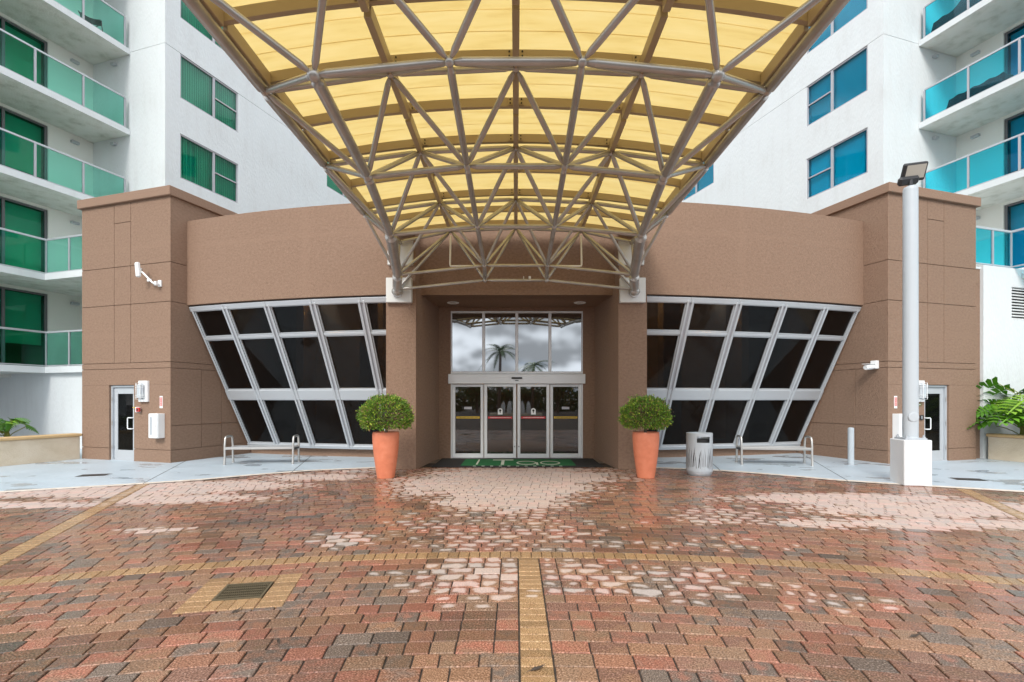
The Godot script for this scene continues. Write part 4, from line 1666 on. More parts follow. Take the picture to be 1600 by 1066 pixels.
func wing_fittings(side: int) -> void:
	var left := side < 0
	var where := "left" if left else "right"
	var turn := side * TH
	# bulkhead lamp by the service door
	var lt := 0.85 if left else 1.0
	var w := thing("wall_light", "white caged bulkhead light beside the %s service door" % where, "wall light", on_wing(side, lt, 1.77, 0), turn, "bulkhead lights by the service doors")
	var b := MB.new()
	b.prism([Vector2(-0.15, 0.0), Vector2(0.15, 0.0), Vector2(0.15, 0.05), Vector2(0.12, 0.075), Vector2(-0.12, 0.075), Vector2(-0.15, 0.05)], -0.26, 0.26)
	obj("housing", b, M.white_paint, w)
	var d := MB.new()
	d.box(Vector3(0, 0.0, 0.11), Vector3(0.19, 0.38, 0.1), 0.04)
	obj("diffuser", d, M.pole_paint, w)
	var cg := MB.new()
	for x in [-0.07, 0.07]:
		cg.pipe([Vector3(x, -0.21, 0.07), Vector3(x, -0.2, 0.17), Vector3(x, 0.2, 0.17), Vector3(x, 0.21, 0.07)], 0.007, 6)
	for y in [-0.15, -0.1, 0.1, 0.15]:
		cg.pipe([Vector3(-0.12, y, 0.07), Vector3(-0.1, y, 0.165), Vector3(0.1, y, 0.165), Vector3(0.12, y, 0.07)], 0.007, 6)
	obj("cage", cg, M.white_paint, w)
	# conduit from the lamp to the door frame
	var cd := thing("conduit", "thin conduit between the %s bulkhead light and door" % where, "conduit", on_wing(side, (lt + 1.2) / 2 + 0.06, 1.7, 0), turn)
	var cb := MB.new()
	cb.tube(Vector3(-0.13, 0, 0.012), Vector3(0.13, 0, 0.012), 0.01, 8)
	obj("pipe", cb, M.brown_coping, cd)
	# fire sign
	var st := 0.3 if left else 0.24
	var sg := thing("fire_sign", "small upright red and white fire extinguisher sign, %s tower" % where, "sign", on_wing(side, st, 1.5, 0), turn, "fire signs on the towers")
	part_box("plate", Vector3(0, 0, 0.004), Vector3(0.1, 0.3, 0.006), M.white_paint, sg, 0.002)
	part_box("red_field", Vector3(0, 0.01, 0.0085), Vector3(0.08, 0.22, 0.002), M.pink_red, sg)
	var fire := ["F", "I", "R", "E"]
	var fnt := SystemFont.new()
	fnt.font_names = PackedStringArray(["Droid Sans"])
	for k in 4:
		var tm := TextMesh.new()
		tm.text = fire[k]
		tm.font = fnt
		tm.font_size = 16
		tm.pixel_size = 0.0029
		tm.depth = 0.001
		var o := MeshInstance3D.new()
		o.name = "letter"
		o.mesh = tm
		o.material_override = M.white_paint
		sg.add_child(o, true)
		o.position = Vector3(0, 0.088 - 0.052 * k, 0.0102)
	# extinguisher cabinet
	var ct := 0.27 if left else 0.22
	var cbn := thing("extinguisher_cabinet", "white wall cabinet for a fire extinguisher on the %s tower" % where, "cabinet", on_wing(side, ct + 0.06, 0.92, 0), turn, "extinguisher cabinets on the towers")
	part_box("case", Vector3(0, 0, 0.09), Vector3(0.3, 0.6, 0.18), M.white_paint, cbn, 0.008)
	part_box("door", Vector3(0, 0, 0.188), Vector3(0.28, 0.58, 0.014), M.white_paint, cbn, 0.004)
	part_box("door_window", Vector3(-0.06, 0.0, 0.1955), Vector3(0.08, 0.44, 0.004), M.galvanised, cbn)
	part_box("latch", Vector3(0.11, 0, 0.2), Vector3(0.02, 0.06, 0.014), M.stainless, cbn, 0.003)

	if left:
		# call point and horn
		var fa := thing("fire_alarm_horn", "small red and white fire alarm horn with a yellow tag by the left door", "alarm", on_wing(side, 1.0, 1.31, 0), turn)
		part_box("base", Vector3(-0.06, 0, 0.02), Vector3(0.14, 0.13, 0.04), M.white_paint, fa, 0.006)
		part_box("horn", Vector3(0.03 - 0.02, 0, 0.065), Vector3(0.11, 0.11, 0.05), M.red_plastic, fa, 0.012)
		var hb := MB.new()
		hb.turned(Vector3(0.01, 0, 0.09), Vector3(0.01, 0, 0.1), [[0.0, 0.03], [0.006, 0.022]], 12)
		obj("horn_mouth", hb, M.dark_metal, fa)
		var tg := MB.new()
		tg.pipe([Vector3(-0.12, 0.02, 0.02), Vector3(-0.16, 0.05, 0.03), Vector3(-0.22, 0.055, 0.03)], 0.012, 6)
		obj("cable_tag", tg, M.yellow_film, fa)
		# antenna on its arm
		var an := thing("wall_antenna", "white antenna panel on a bent arm, high on the left tower", "antenna", on_wing(side, 0.32, 4.42, 0), turn)
		part_box("wall_plate", Vector3(0, 0, 0.02), Vector3(0.1, 0.16, 0.04), M.white_paint, an, 0.006)
		var ap := MB.new()
		ap.pipe([Vector3(0, -0.03, 0.02), Vector3(0.02, -0.05, 0.14), Vector3(-0.05, 0.0, 0.18), Vector3(-0.3, 0.24, 0.22), Vector3(-0.36, 0.28, 0.24)], 0.022, 8)
		ap.box(Vector3(0.0, -0.02, 0.12), Vector3(0.07, 0.1, 0.07), 0.008)
		ap.box(Vector3(-0.17, 0.06, 0.16), Vector3(0.1, 0.06, 0.05), 0.006)
		obj("arm", ap, M.white_paint, an)
		part_box("antenna_panel", Vector3(-0.4, 0.31, 0.27), Vector3(0.1, 0.36, 0.09), M.white_paint, an, 0.02, Basis(Vector3.BACK, 0.12))
		part_box("antenna_clamp", Vector3(-0.34, 0.29, 0.23), Vector3(0.05, 0.12, 0.05), M.stainless, an, 0.006)
	else:
		# card reader and door release
		var cr := thing("card_reader", "small dark card reader beside the right service door", "card reader", on_wing(side, 1.1, 1.12, 0), turn)
		part_box("case", Vector3(0, 0, 0.018), Vector3(0.11, 0.12, 0.036), M.dark_metal, cr, 0.006)
		part_box("keypad", Vector3(-0.02, 0, 0.04), Vector3(0.03, 0.07, 0.008), M.galvanised, cr, 0.002)
		var pl := thing("sign_plate", "small olive plate with a white mark beside the right service door", "sign", on_wing(side, 1.05, 1.44, 0), turn)
		part_box("plate", Vector3(0, 0, 0.006), Vector3(0.14, 0.085, 0.01), mat("olive", lin(0.16, 0.14, 0.05), 0.5), pl, 0.003)
		part_box("mark", Vector3(0.0, 0, 0.0125), Vector3(0.035, 0.02, 0.002), M.white_paint, pl)
		# camera on the inward side of the tower
		var base := on_wing(side, 0.0, 2.42, 0.3)
		var cm := thing("security_camera", "white security camera on a wall box, inner face of the right tower", "camera", base, turn - PI / 2 * side)
		part_box("wall_box", Vector3(0, 0, 0.05), Vector3(0.16, 0.2, 0.1), M.white_paint, cm, 0.012)
		part_box("arm", Vector3(0, -0.02, 0.14), Vector3(0.05, 0.05, 0.1), M.white_paint, cm, 0.01)
		var cyl := MB.new()
		cyl.turned(Vector3(0, -0.05, 0.1), Vector3(0, -0.075, 0.36), [[0.0, 0.05], [0.02, 0.062], [0.24, 0.062], [0.26, 0.055]], 16)
		obj("body", cyl, M.white_paint, cm)
		part_box("hood", Vector3(0, 0.01, 0.25), Vector3(0.13, 0.012, 0.3), M.white_paint, cm, 0.004)
		# brown return wall with the downpipe
		var rw := thing("return_wall", "narrow brown stucco return wall carrying the downpipe", "wall", on_wing(side, 3.29, 0, 0.28), turn)
		part_box("wall", Vector3(0, 2.5, 0), Vector3(0.36, 5.0, 0.3), M.brown_stucco, rw)
		part_box("cap", Vector3(0, 5.03, 0), Vector3(0.38, 0.06, 0.34), M.white_stucco, rw, 0.006)
		var dp := thing("downpipe", "brown painted downpipe at the outer edge of the right tower", "pipe", on_wing(side, 3.2, 0, 0.1), turn)
		var db := MB.new()
		db.pipe([Vector3(0, 0.02, 0), Vector3(0, 3.5, 0), Vector3(0.0, 3.58, 0.0), Vector3(0.05, 4.0, 0.0), Vector3(0.05, 4.85, 0)], 0.035, 10)
		obj("pipe", db, M.brown_coping, dp)
		for y in [0.6, 2.4, 3.5, 4.6]:
			part_box("strap", Vector3(0.05 if y > 3.9 else 0.0, y, 0), Vector3(0.1, 0.03, 0.09), M.brown_coping, dp, 0.004)

	# raised planter with its plants
	var p0 := 3.12 if left else 3.5
	var pl := thing("planter_wall", "long raised beige planter beside the %s tower" % where, "planter", on_wing(side, p0, 0, 0.0), turn, "raised planters beside the towers")
	var len_ := 7.0
	var s_in := -0.03
	part_box("front", Vector3(side * 0.1, 0.3, len_ / 2 - s_in), Vector3(0.2, 0.6, len_), M.beige_stone, pl, 0.012)
	part_box("cap", Vector3(side * 0.12, 0.64, len_ / 2 - s_in), Vector3(0.36, 0.075, len_ + 0.04), M.planter_cap, pl, 0.018)
	part_box("soil", Vector3(side * 0.9, 0.28, len_ / 2 - s_in - 0.2), Vector3(1.4, 0.56, len_ - 0.4), M.soil, pl)
	part_box("end_wall", Vector3(side * 0.9, 0.3, -s_in + 0.1), Vector3(1.4, 0.6, 0.2), M.beige_stone, pl, 0.01)
	if left:
		philodendron(on_wing(side, 3.86, 0.56, -1.2), 0.66, 5, 16, "dark leafy split leaf plant at the left edge, in the left planter")
	else:
		philodendron(on_wing(side, 3.98, 0.6, -0.5), 1.3, 6, 30, "broad bright green split leaf plant in the right planter")
		philodendron(on_wing(side, 4.3, 0.56, -1.0), 2.0, 9, 26, "taller split leaf plant cut by the right edge")


# a big leaf with deep lobes, its stalk end at the origin, growing along +z, folded along the midrib
func lobed_leaf(l: float, tint: Color) -> MB:
	var b := MB.new()
	b.coloured = true
	b.tint = tint
	var lobes := 8
	var rib := func(u: float) -> Vector3:
		return Vector3(0, -0.35 * l * u * u, l * u)
	for k in 12:
		var u0 := k / 12.0
		var u1 := (k + 1) / 12.0
		for s in [-1.0, 1.0]:
			var w0: float = 0.07 * l * (1.0 - u0 * 0.7)
			var w1: float = 0.07 * l * (1.0 - u1 * 0.7)
			b.poly([rib.call(u0), rib.call(u1), rib.call(u1) + Vector3(s * w1, 0.02 * l, 0), rib.call(u0) + Vector3(s * w0, 0.02 * l, 0)], Vector3.UP)
	for k in lobes:
		var u := (k + 0.6) / (lobes + 0.4)
		var len_ := l * (0.52 * sin(PI * (0.28 + 0.62 * u)) + 0.06)
		var fwd := lerpf(-0.25, 1.15, u)
		for s in [-1.0, 1.0]:
			var c: Vector3 = rib.call(u) + Vector3(s * 0.05 * l, 0.012 * l, 0)
			var dir := Vector3(s, 0.12, fwd).normalized()
			var sd := Vector3(-s * fwd, 0, 1.0).normalized() * l * 0.072
			var m: Vector3 = c + dir * len_ * 0.55 + Vector3(0, 0.01 * l, 0)
			var e: Vector3 = c + dir * len_ + Vector3(0, -0.16 * len_, 0)
			b.poly([c - sd * 0.8, m - sd, m + sd, c + sd * 0.8], Vector3.UP)
			b.poly([m - sd, e, m + sd], Vector3.UP)
	return b


func philodendron(at: Vector3, size: float, seed_: int, count: int, label: String) -> void:
	var r := RandomNumberGenerator.new()
	r.seed = seed_
	var t := thing("split_leaf_plant", label, "plant", at, 0.0, "split leaf plants in the raised planters")
	var meshes := []
	for c in [Color(0.08, 0.22, 0.015), Color(0.13, 0.32, 0.02), Color(0.22, 0.4, 0.03), Color(0.05, 0.15, 0.016)]:
		meshes.append(lobed_leaf(0.5 * size / 1.2, c).mesh())
	var st := MB.new()
	st.turned(Vector3(0, -0.05, 0), Vector3(0.05, 0.45 * size, 0), [[0.0, 0.06], [0.3 * size, 0.05], [0.42 * size, 0.02]], 8)
	for k in count:
		var az := TAU * k / count * 2.4 + r.randf_range(-0.3, 0.3)
		var el := r.randf_range(0.3, 1.35)
		var reach := size * r.randf_range(0.5, 0.78)
		var d := Vector3(cos(az) * cos(el), sin(el), sin(az) * cos(el))
		var root := Vector3(0.02, 0.2 * size * r.randf(), 0)
		var mid := root + d * reach * 0.5 + Vector3(0, 0.06 * size, 0)
		var tip := root + d * reach
		st.pipe([root, root.lerp(mid, 0.5) + Vector3(0, 0.03, 0), mid, tip], 0.011, 6)
		var o := MeshInstance3D.new()
		o.name = "leaf"
		o.mesh = meshes[r.randi() % 4]
		o.material_override = M.leaf
		t.add_child(o, true)
		var fwd := Vector3(d.x, r.randf_range(-0.35, 0.1), d.z).normalized()
		o.transform = Transform3D(Basis.looking_at(-fwd, Vector3.UP).rotated(fwd, r.randf_range(-0.5, 0.5)), tip)
	M["stalk"] = mat("stalk", lin(0.22, 0.24, 0.04), 0.6)
	obj("stalks", st, M.stalk, t)


# ---------------------------------------------------------------- free-standing things

func boxwood(at: Vector3, rx: float, ry: float, seed_: int, label: String) -> void:
	var r := RandomNumberGenerator.new()
	r.seed = seed_
	var t := thing("clipped_shrub", label, "shrub", at, 0.0, "clipped shrubs in the terracotta pots")
	var f := FastNoiseLite.new()
	f.seed = seed_
	f.frequency = 3.0
	var br := MB.new()
	br.turned(Vector3(0, -0.1, 0), Vector3(0, 0.3, 0), [[0.0, 0.035], [0.4, 0.02]], 8)
	for k in 90:
		var az := r.randf() * TAU
		var el := r.randf_range(-0.3, 1.45)
		var d := Vector3(cos(az) * cos(el), sin(el), sin(az) * cos(el))
		var e := Vector3(d.x * rx, 0.3 + d.y * ry * (1.0 if d.y > 0 else 0.75), d.z * rx) * 0.9
		br.pipe([Vector3(0, 0.05 + 0.1 * r.randf(), 0), Vector3(e.x * 0.5, 0.12 + e.y * 0.42, e.z * 0.5), e], 0.006, 5)
	obj("branches", br, M.bark, t)
	var b := MB.new()
	b.coloured = true
	var n := 9500
	for k in n:
		var az := r.randf() * TAU
		var y := r.randf_range(-0.7, 1.0)
		var q := sqrt(maxf(0.0, 1.0 - y * y))
		var d := Vector3(cos(az) * q, y, sin(az) * q)
		var bump := 1.0 + f.get_noise_3dv(d * 0.9) * 0.2
		var dep := 1.0 - absf(r.randfn(0.0, 0.09))
		if r.randf() < 0.06:
			dep = r.randf_range(1.0, 1.1)
		if r.randf() < 0.3:
			dep = r.randf_range(0.72, 0.92)
		var p := Vector3(d.x * rx, 0.3 + (d.y * ry if d.y > 0 else d.y * ry * 0.72), d.z * rx) * 1.0
		p = Vector3(p.x * bump * dep, 0.3 + (p.y - 0.3) * bump * dep, p.z * bump * dep)
		# thin patch low on the front, where twigs show
		if d.y < 0.25 and f.get_noise_3dv(d * 1.5 + Vector3(5, 0, 0)) > 0.22 and r.randf() < 0.7:
			continue
		var g := r.randf()
		var c := Color(0.06, 0.155, 0.016).lerp(Color(0.19, 0.33, 0.03), g)
		if r.randf() < 0.12:
			c = Color(0.26, 0.13, 0.08)
		elif r.randf() < 0.15:
			c = Color(0.42, 0.5, 0.06)
		b.tint = c
		var ln := r.randf_range(0.03, 0.05)
		var wd := ln * 0.55
		var axis := (d + Vector3(r.randfn(0, 0.6), r.randfn(0, 0.6) + 0.25, r.randfn(0, 0.6))).normalized()
		var sd := axis.cross(Vector3(r.randf_range(-1, 1), r.randf_range(-1, 1), r.randf_range(-1, 1))).normalized()
		var up := sd.cross(axis) * ln * 0.14
		b.poly([p, p + axis * ln * 0.55 + sd * wd * 0.5 + up, p + axis * ln], d)
		b.poly([p, p + axis * ln * 0.55 - sd * wd * 0.5 + up, p + axis * ln], d)
	tag(obj("foliage", b, M.leaf, t), "", "", "", "stuff")


func pot(at: Vector3, label: String) -> void:
	var t := thing("terracotta_pot", label, "pot", at, 0.0, "terracotta pots either side of the doorway")
	var b := MB.new()
	b.turned(Vector3.ZERO, Vector3.UP, [[0.0, 0.165], [0.012, 0.172], [0.2, 0.2], [0.4, 0.228], [0.6, 0.25], [0.76, 0.261], [0.86, 0.263], [0.9, 0.258], [0.915, 0.25], [0.915, 0.225], [0.85, 0.22]], 40, false)
	obj("body", b, M.terracotta, t)
	var s := MB.new()
	s.turned(Vector3(0, 0.86, 0), Vector3(0, 0.9, 0), [[0.0, 0.22], [0.01, 0.22]], 24)
	obj("soil", s, M.soil, t)
	var f := MB.new()
	f.turned(Vector3.ZERO, Vector3.UP, [[-0.001, 0.166], [0.02, 0.167]], 32)
	obj("foot", f, M.dark_metal, t)


func bench(at: Vector3, turn: float, label: String) -> void:
	var t := thing("metal_bench", label, "bench", at, turn, "metal benches under the window walls")
	for x in [-0.78, 0.78]:
		var e := group_node("end_frame", t, Vector3(x, 0, 0))
		for z in [-0.22, 0.22]:
			var b := MB.new()
			var o: float = signf(z) * 0.025
			b.pipe([Vector3(0, 0.0, z + o), Vector3(0, 0.2, z), Vector3(0, 0.45, z), Vector3(0, 0.6, z - o), Vector3(0, 0.645, z - o * 2.2)], 0.026, 8)
			obj("leg", b, M.stainless, e)
			var ft := MB.new()
			ft.turned(Vector3(0, 0, z + o), Vector3(0, 0.03, z + o), [[0.0, 0.034], [0.012, 0.034], [0.02, 0.026]], 12)
			obj("foot", ft, M.stainless, e)
		var a := MB.new()
		a.pipe([Vector3(0, 0.645, -0.17), Vector3(0, 0.66, -0.1), Vector3(0, 0.663, 0.0), Vector3(0, 0.66, 0.1), Vector3(0, 0.645, 0.17)], 0.026, 8)
		obj("armrest", a, M.stainless, e)
		part_box("seat_bearer", Vector3(0, 0.36, 0), Vector3(0.03, 0.05, 0.42), M.dark_metal, e)
	for k in 7:
		var z := -0.21 + 0.07 * k
		part_box("slat", Vector3(0, 0.392 + 0.012 * absf(z) / 0.21, z), Vector3(1.52, 0.03, 0.063), M.stainless, t, 0.008)
	part_box("front_rail", Vector3(0, 0.385, 0.236), Vector3(1.54, 0.055, 0.02), M.stainless, t, 0.006)


func furniture() -> void:
	pot(P(-2.6, 0.0, 10.3), "terracotta pot left of the doorway, holding a clipped shrub")
	boxwood(P(-2.59, 0.9, 10.3), 0.52, 0.44, 4, "round clipped green shrub in the left pot")
	pot(P(2.6, 0.0, 10.3), "terracotta pot right of the doorway, holding a clipped shrub")
	boxwood(P(2.59, 0.9, 10.3), 0.48, 0.42, 12, "round clipped green shrub in the right pot")
	bench(P(-6.17, 0.012, 12.55), 0.11, "low stainless bench under the left window wall")
	bench(P(6.2, 0.012, 12.4), -0.16, "low stainless bench between the bin and the bollard")

	# litter bin with cut-out grass blades
	var t := thing("litter_bin", "pale grey round litter bin with cut grass pattern, right of the right pot", "bin", P(3.82, 0.0, 10.72))
	var R := 0.262
	var b := MB.new()
	b.turned(Vector3.ZERO, Vector3.UP, [[0.0, 0.23], [0.03, 0.245], [0.05, 0.25], [0.07, 0.25], [0.075, R], [0.1, R]], 40, false)
	obj("base", b, M.galvanised, t)
	# shell in upright staves, open at the mouth, over a dark liner
	var shell := MB.new()
	var seg := 72
	for k in seg:
		var a0 := TAU * k / seg
		var a1 := TAU * (k + 1) / seg
		var am := wrapf((a0 + a1) / 2 - PI / 2, -PI, PI)      # 0 looks towards the camera
		var spans := [[0.1, 0.86]]
		if absf(am) < 0.55 or absf(absf(am) - PI) < 0.55:
			spans = [[0.1, 0.68], [0.8, 0.86]]
		for s in spans:
			var q := [Vector3(cos(a0) * R, s[0], sin(a0) * R), Vector3(cos(a1) * R, s[0], sin(a1) * R), Vector3(cos(a1) * R, s[1], sin(a1) * R), Vector3(cos(a0) * R, s[1], sin(a0) * R)]
			shell.poly(q, Vector3(cos(a0), 0, sin(a0)))
			var z := 0.975
			shell.poly([q[0] * Vector3(z, 1, z), q[1] * Vector3(z, 1, z), q[2] * Vector3(z, 1, z), q[3] * Vector3(z, 1, z)], -Vector3(cos(a0), 0, sin(a0)))
			for e in [[0, 1, -1.0], [3, 2, 1.0]]:
				shell.poly([q[e[0]], q[e[1]], q[e[1]] * Vector3(z, 1, z), q[e[0]] * Vector3(z, 1, z)], Vector3(0, e[2], 0))
	obj("shell", shell, M.pole_paint, t)
	var lid := MB.new()
	lid.turned(Vector3(0, 0.86, 0), Vector3(0, 0.88, 0), [[0.0, R], [0.008, R], [0.012, R - 0.006], [0.012, 0.19], [-0.03, 0.18]], 40, false)
	obj("rim", lid, M.pole_paint, t)
	var ln := MB.new()
	ln.turned(Vector3(0, 0.04, 0), Vector3(0, 0.9, 0), [[0.0, 0.22], [0.7, 0.22]], 24)
	obj("liner", ln, M.black, t)
	var r2 := RandomNumberGenerator.new()
	r2.seed = 31
	for k in 44:
		var a := TAU * k / 44 + r2.randf_range(-0.04, 0.04)
		var h0 := r2.randf_range(0.14, 0.2)
		var h1 := r2.randf_range(0.42, 0.64)
		var da := r2.randf_range(-0.22, 0.22)
		var bl := MB.new()
		var rr := R + 0.0012
		var pts := []
		for u in [0.0, 0.5, 1.0]:
			var an: float = a + da * u * u
			pts.append(Vector3(cos(an) * rr, lerpf(h0, h1, u), sin(an) * rr))
		var sd := Vector3(-sin(a), 0, cos(a))
		bl.poly([pts[0] - sd * 0.005, pts[1] - sd * 0.006, pts[2], pts[1] + sd * 0.006, pts[0] + sd * 0.005], Vector3(cos(a), 0, sin(a)))
		obj("cut_out", bl, M.dark_frame, t)

	# bollard
	var bo := thing("bollard", "slim pale grey steel bollard on the right walk", "bollard", P(7.97, 0.012, 12.25))
	var bb := MB.new()
	bb.turned(Vector3.ZERO, Vector3.UP, [[0.0, 0.066], [0.86, 0.066], [0.872, 0.063], [0.886, 0.045], [0.89, 0.0]], 24, false)
	obj("post", bb, M.pole_paint, bo)
	var bp := MB.new()
	bp.turned(Vector3.ZERO, Vector3.UP, [[0.0, 0.14], [0.006, 0.14], [0.007, 0.06]], 24, false)
	obj("base_ring", bp, M.galvanised, bo)

	# lamp post on its white pedestal
	var lp := thing("lamp_post", "tall pale grey lamp post with a tilted floodlight on a white block", "lamp post", P(7.28, 0, 9.5))
	var pb := MB.new()
	pb.box(Vector3(0, 0.415, 0), Vector3(0.46, 0.83, 0.46), 0.012, Basis(Vector3.UP, -0.15))
	obj("pedestal", pb, M.white_masonry, lp)
	var fl := MB.new()
	fl.box(Vector3(0, 0.845, 0), Vector3(0.36, 0.028, 0.36), 0.004, Basis(Vector3.UP, -0.15))
	for k in 4:
		var a := PI / 4 + PI / 2 * k + 0.15
		fl.turned(Vector3(cos(a) * 0.2, 0.855, sin(a) * 0.2), Vector3(cos(a) * 0.2, 0.93, sin(a) * 0.2), [[0.0, 0.028], [0.03, 0.028], [0.03, 0.014], [0.06, 0.014]], 8)
	obj("base_plate", fl, M.galvanised, lp)
	var po := MB.new()
	po.turned(Vector3(0, 0.85, 0), Vector3(0, 6, 0), [[0.0, 0.128], [0.02, 0.122], [4.58, 0.118], [4.62, 0.108], [4.64, 0.07], [4.645, 0.0]], 32, false)
	obj("pole", po, M.pole_paint, lp)
	var hh := MB.new()
	hh.turned(Vector3(-0.026, 1.24, 0.1), Vector3(-0.036, 1.24, 0.14), [[0.0, 0.085], [0.02, 0.085], [0.026, 0.075], [0.027, 0.0]], 24, false)
	obj("hand_hole_cover", hh, M.pole_paint, lp)
	var fh := group_node("floodlight", lp, Vector3(0.0, 5.49, 0.0), 0.0)
	var stm := MB.new()
	stm.tube(Vector3(0, -0.05, 0), Vector3(0, 0.13, 0), 0.036, 12)
	obj("stem", stm, M.dark_metal, fh)
	var ux := Vector3(0.99, 0.13, 0.0).normalized()
	var nz := Vector3(0.02, -0.5, 0.86)
	nz = (nz - ux * nz.dot(ux)).normalized()
	var tilt := Basis(ux, nz.cross(ux), nz)
	var bd := MB.new()
	bd.box(Vector3(0.06, 0.27, 0.0), Vector3(0.44, 0.32, 0.085), 0.022, tilt)
	bd.box(Vector3(-0.02, 0.12, -0.03), Vector3(0.38, 0.16, 0.11), 0.04, tilt)
	obj("head", bd, M.dark_metal, fh)
	var le := MB.new()
	le.box(Vector3(0.06, 0.27, 0.0) + tilt * Vector3(0.0, 0.012, 0.0445), Vector3(0.355, 0.235, 0.006), 0.0, tilt)
	obj("lens", le, M.lens_glass, fh)

	# doormat
	var dm := thing("doormat", "wide black doormat with a green panel and pale lettering before the doors", "doormat", P(0.04, 0.0, 12.68))
	part_box("backing", Vector3(0, 0.013, 0), Vector3(3.96, 0.018, 1.72), M.mat_black, dm, 0.006)
	part_box("green_panel", Vector3(0.02, 0.0235, 0.02), Vector3(2.7, 0.004, 1.28), M.mat_green, dm)
	var y := 0.0275
	var lt := MB.new()
	lt.box(Vector3(-0.97, y, 0.0), Vector3(0.04, 0.003, 1.0))
	obj("letter", lt, M.mat_letter, dm)
	var l2 := MB.new()
	l2.box(Vector3(-0.36, y, -0.42), Vector3(0.52, 0.003, 0.13))
	l2.box(Vector3(-0.36, y, 0.1), Vector3(0.075, 0.003, 0.9))
	obj("letter", l2, M.mat_letter, dm)
	for e in [[0.22, true], [0.79, false]]:
		var lo := MB.new()
		var n := 36
		for k in n:
			var a0 := TAU * k / n
			var a1 := TAU * (k + 1) / n
			var rr := func(a: float, f: float, g: float) -> Vector3:
				return Vector3(e[0] + cos(a) * f, y + 0.0015, 0.18 + sin(a) * g)
			lo.poly([rr.call(a0, 0.245, 0.37), rr.call(a1, 0.245, 0.37), rr.call(a1, 0.205, 0.27), rr.call(a0, 0.205, 0.27)], Vector3.UP)
		if e[1]:
			lo.box(Vector3(e[0] + 0.25, y, 0.32), Vector3(0.05, 0.003, 0.46))
		obj("letter", lo, M.mat_letter, dm)
	var sm := MB.new()
	for k in 11:
		sm.box(Vector3(-1.0 + k * 0.2, 0.0225, 0.75), Vector3(0.07, 0.003, 0.07))
	obj("small_print", sm, M.mat_letter, dm)

	# litter on the paving
	M["dead_leaf"] = mat("dead_leaf", lin(0.05, 0.035, 0.025), 0.8)
	for e in [[0.125, 2.97, 0.05, 0.4, "small dark dead leaf lying on the tan centre strip"], [-2.05, 3.78, 0.045, 1.2, "dark dead leaf on the bricks below the drain grate"], [-1.52, 3.3, 0.03, 2.0, "tiny dead leaf on the bricks left of the centre strip"], [2.62, 3.38, 0.045, 0.2, "dark dead leaf on the bricks, right foreground"]]:
		var lf := thing("fallen_leaf", e[4], "leaf", P(e[0], 0.003, e[1]), e[3], "dead leaves on the paving")
		var lm := MB.new()
		var up := 0.012
		lm.poly([Vector3(-e[2], 0.0, 0), Vector3(-e[2] * 0.3, up * 0.4, e[2] * 0.32), Vector3(e[2] * 0.4, up, e[2] * 0.26), Vector3(e[2], up * 1.6, 0)], Vector3.UP)
		lm.poly([Vector3(-e[2], 0.0, 0), Vector3(-e[2] * 0.3, up * 0.7, -e[2] * 0.3), Vector3(e[2] * 0.4, up * 0.6, -e[2] * 0.28), Vector3(e[2], up * 1.6, 0)], Vector3.UP)
		obj("blade", lm, M.dead_leaf, lf)
		var ls := MB.new()
		ls.pipe([Vector3(-e[2] * 1.4, 0.001, 0.004), Vector3(-e[2], 0.002, 0), Vector3(0, up * 0.6, 0), Vector3(e[2], up * 1.6, 0)], 0.0014, 5)
		obj("stem", ls, M.bark, lf)

	# things on the balconies
	var cp := on_wing(-1, 5.74 + 2.15, 2.6 + 2.97 * 4, 3.3)
	var ch := thing("balcony_chair", "black wire lounge chair on the top left balcony", "chair", cp, 0.8)
	var cb := MB.new()
	cb.pipe([Vector3(-0.3, 0.0, 0.3), Vector3(-0.26, 0.42, 0.28), Vector3(-0.2, 0.34, 0.0), Vector3(-0.3, 0.78, -0.32)], 0.014, 6)
	cb.pipe([Vector3(0.3, 0.0, 0.3), Vector3(0.26, 0.42, 0.28), Vector3(0.2, 0.34, 0.0), Vector3(0.3, 0.78, -0.32)], 0.014, 6)
	cb.pipe([Vector3(-0.3, 0.0, -0.3), Vector3(0.2, 0.34, 0.0)], 0.012, 6)
	cb.pipe([Vector3(0.3, 0.0, -0.3), Vector3(-0.2, 0.34, 0.0)], 0.012, 6)
	obj("frame", cb, M.dark_metal, ch)
	var sl := MB.new()
	var grid := []
	for i in 7:
		var row := []
		var u := i / 6.0
		for k in 5:
			var x := lerpf(-0.28, 0.28, k / 4.0)
			var dip := 0.07 * (1.0 - pow(absf(x) / 0.28, 2.0))
			row.append(Vector3(x, (0.42 - 0.25 * u if u < 0.4 else 0.32 + (u - 0.4) * 0.76) - dip, 0.28 - 0.6 * u))
		grid.append(row)
	sl.sheet(grid, Vector3.UP)
	obj("sling", sl, M.black, ch)
	for e in [[4, 2.3, 3.1, "dark covered furniture on the top right balcony"], [3, 2.3, 2.6, "low dark covered seat on the second right balcony"]]:
		var q := on_wing(1, 5.43 + e[1], 2.6 + 2.97 * e[0], e[2])
		var cv := thing("covered_furniture", e[3], "furniture", q, TH, "covered furniture on the right balconies")
		var cg := MB.new()
		var gr := []
		for i in 13:
			var row := []
			for k in 9:
				var x := lerpf(-0.45, 0.45, k / 8.0)
				var z := lerpf(-0.9, 0.9, i / 12.0)
				var edge := minf(1.0, minf(0.45 - absf(x), 0.9 - absf(z)) * 8.0)
				var h := (0.5 if e[0] == 3 else 0.55 + 0.35 * smoothstep(-0.1, 0.3, z)) * edge
				row.append(Vector3(x, h + 0.03 * sin(i * 2.1 + k * 1.7) * edge, z))
			gr.append(row)
		cg.sheet(gr, Vector3.UP)
		obj("cover", cg, M.rubber_black, cv)


# ---------------------------------------------------------------- what the glass mirrors: court behind the camera

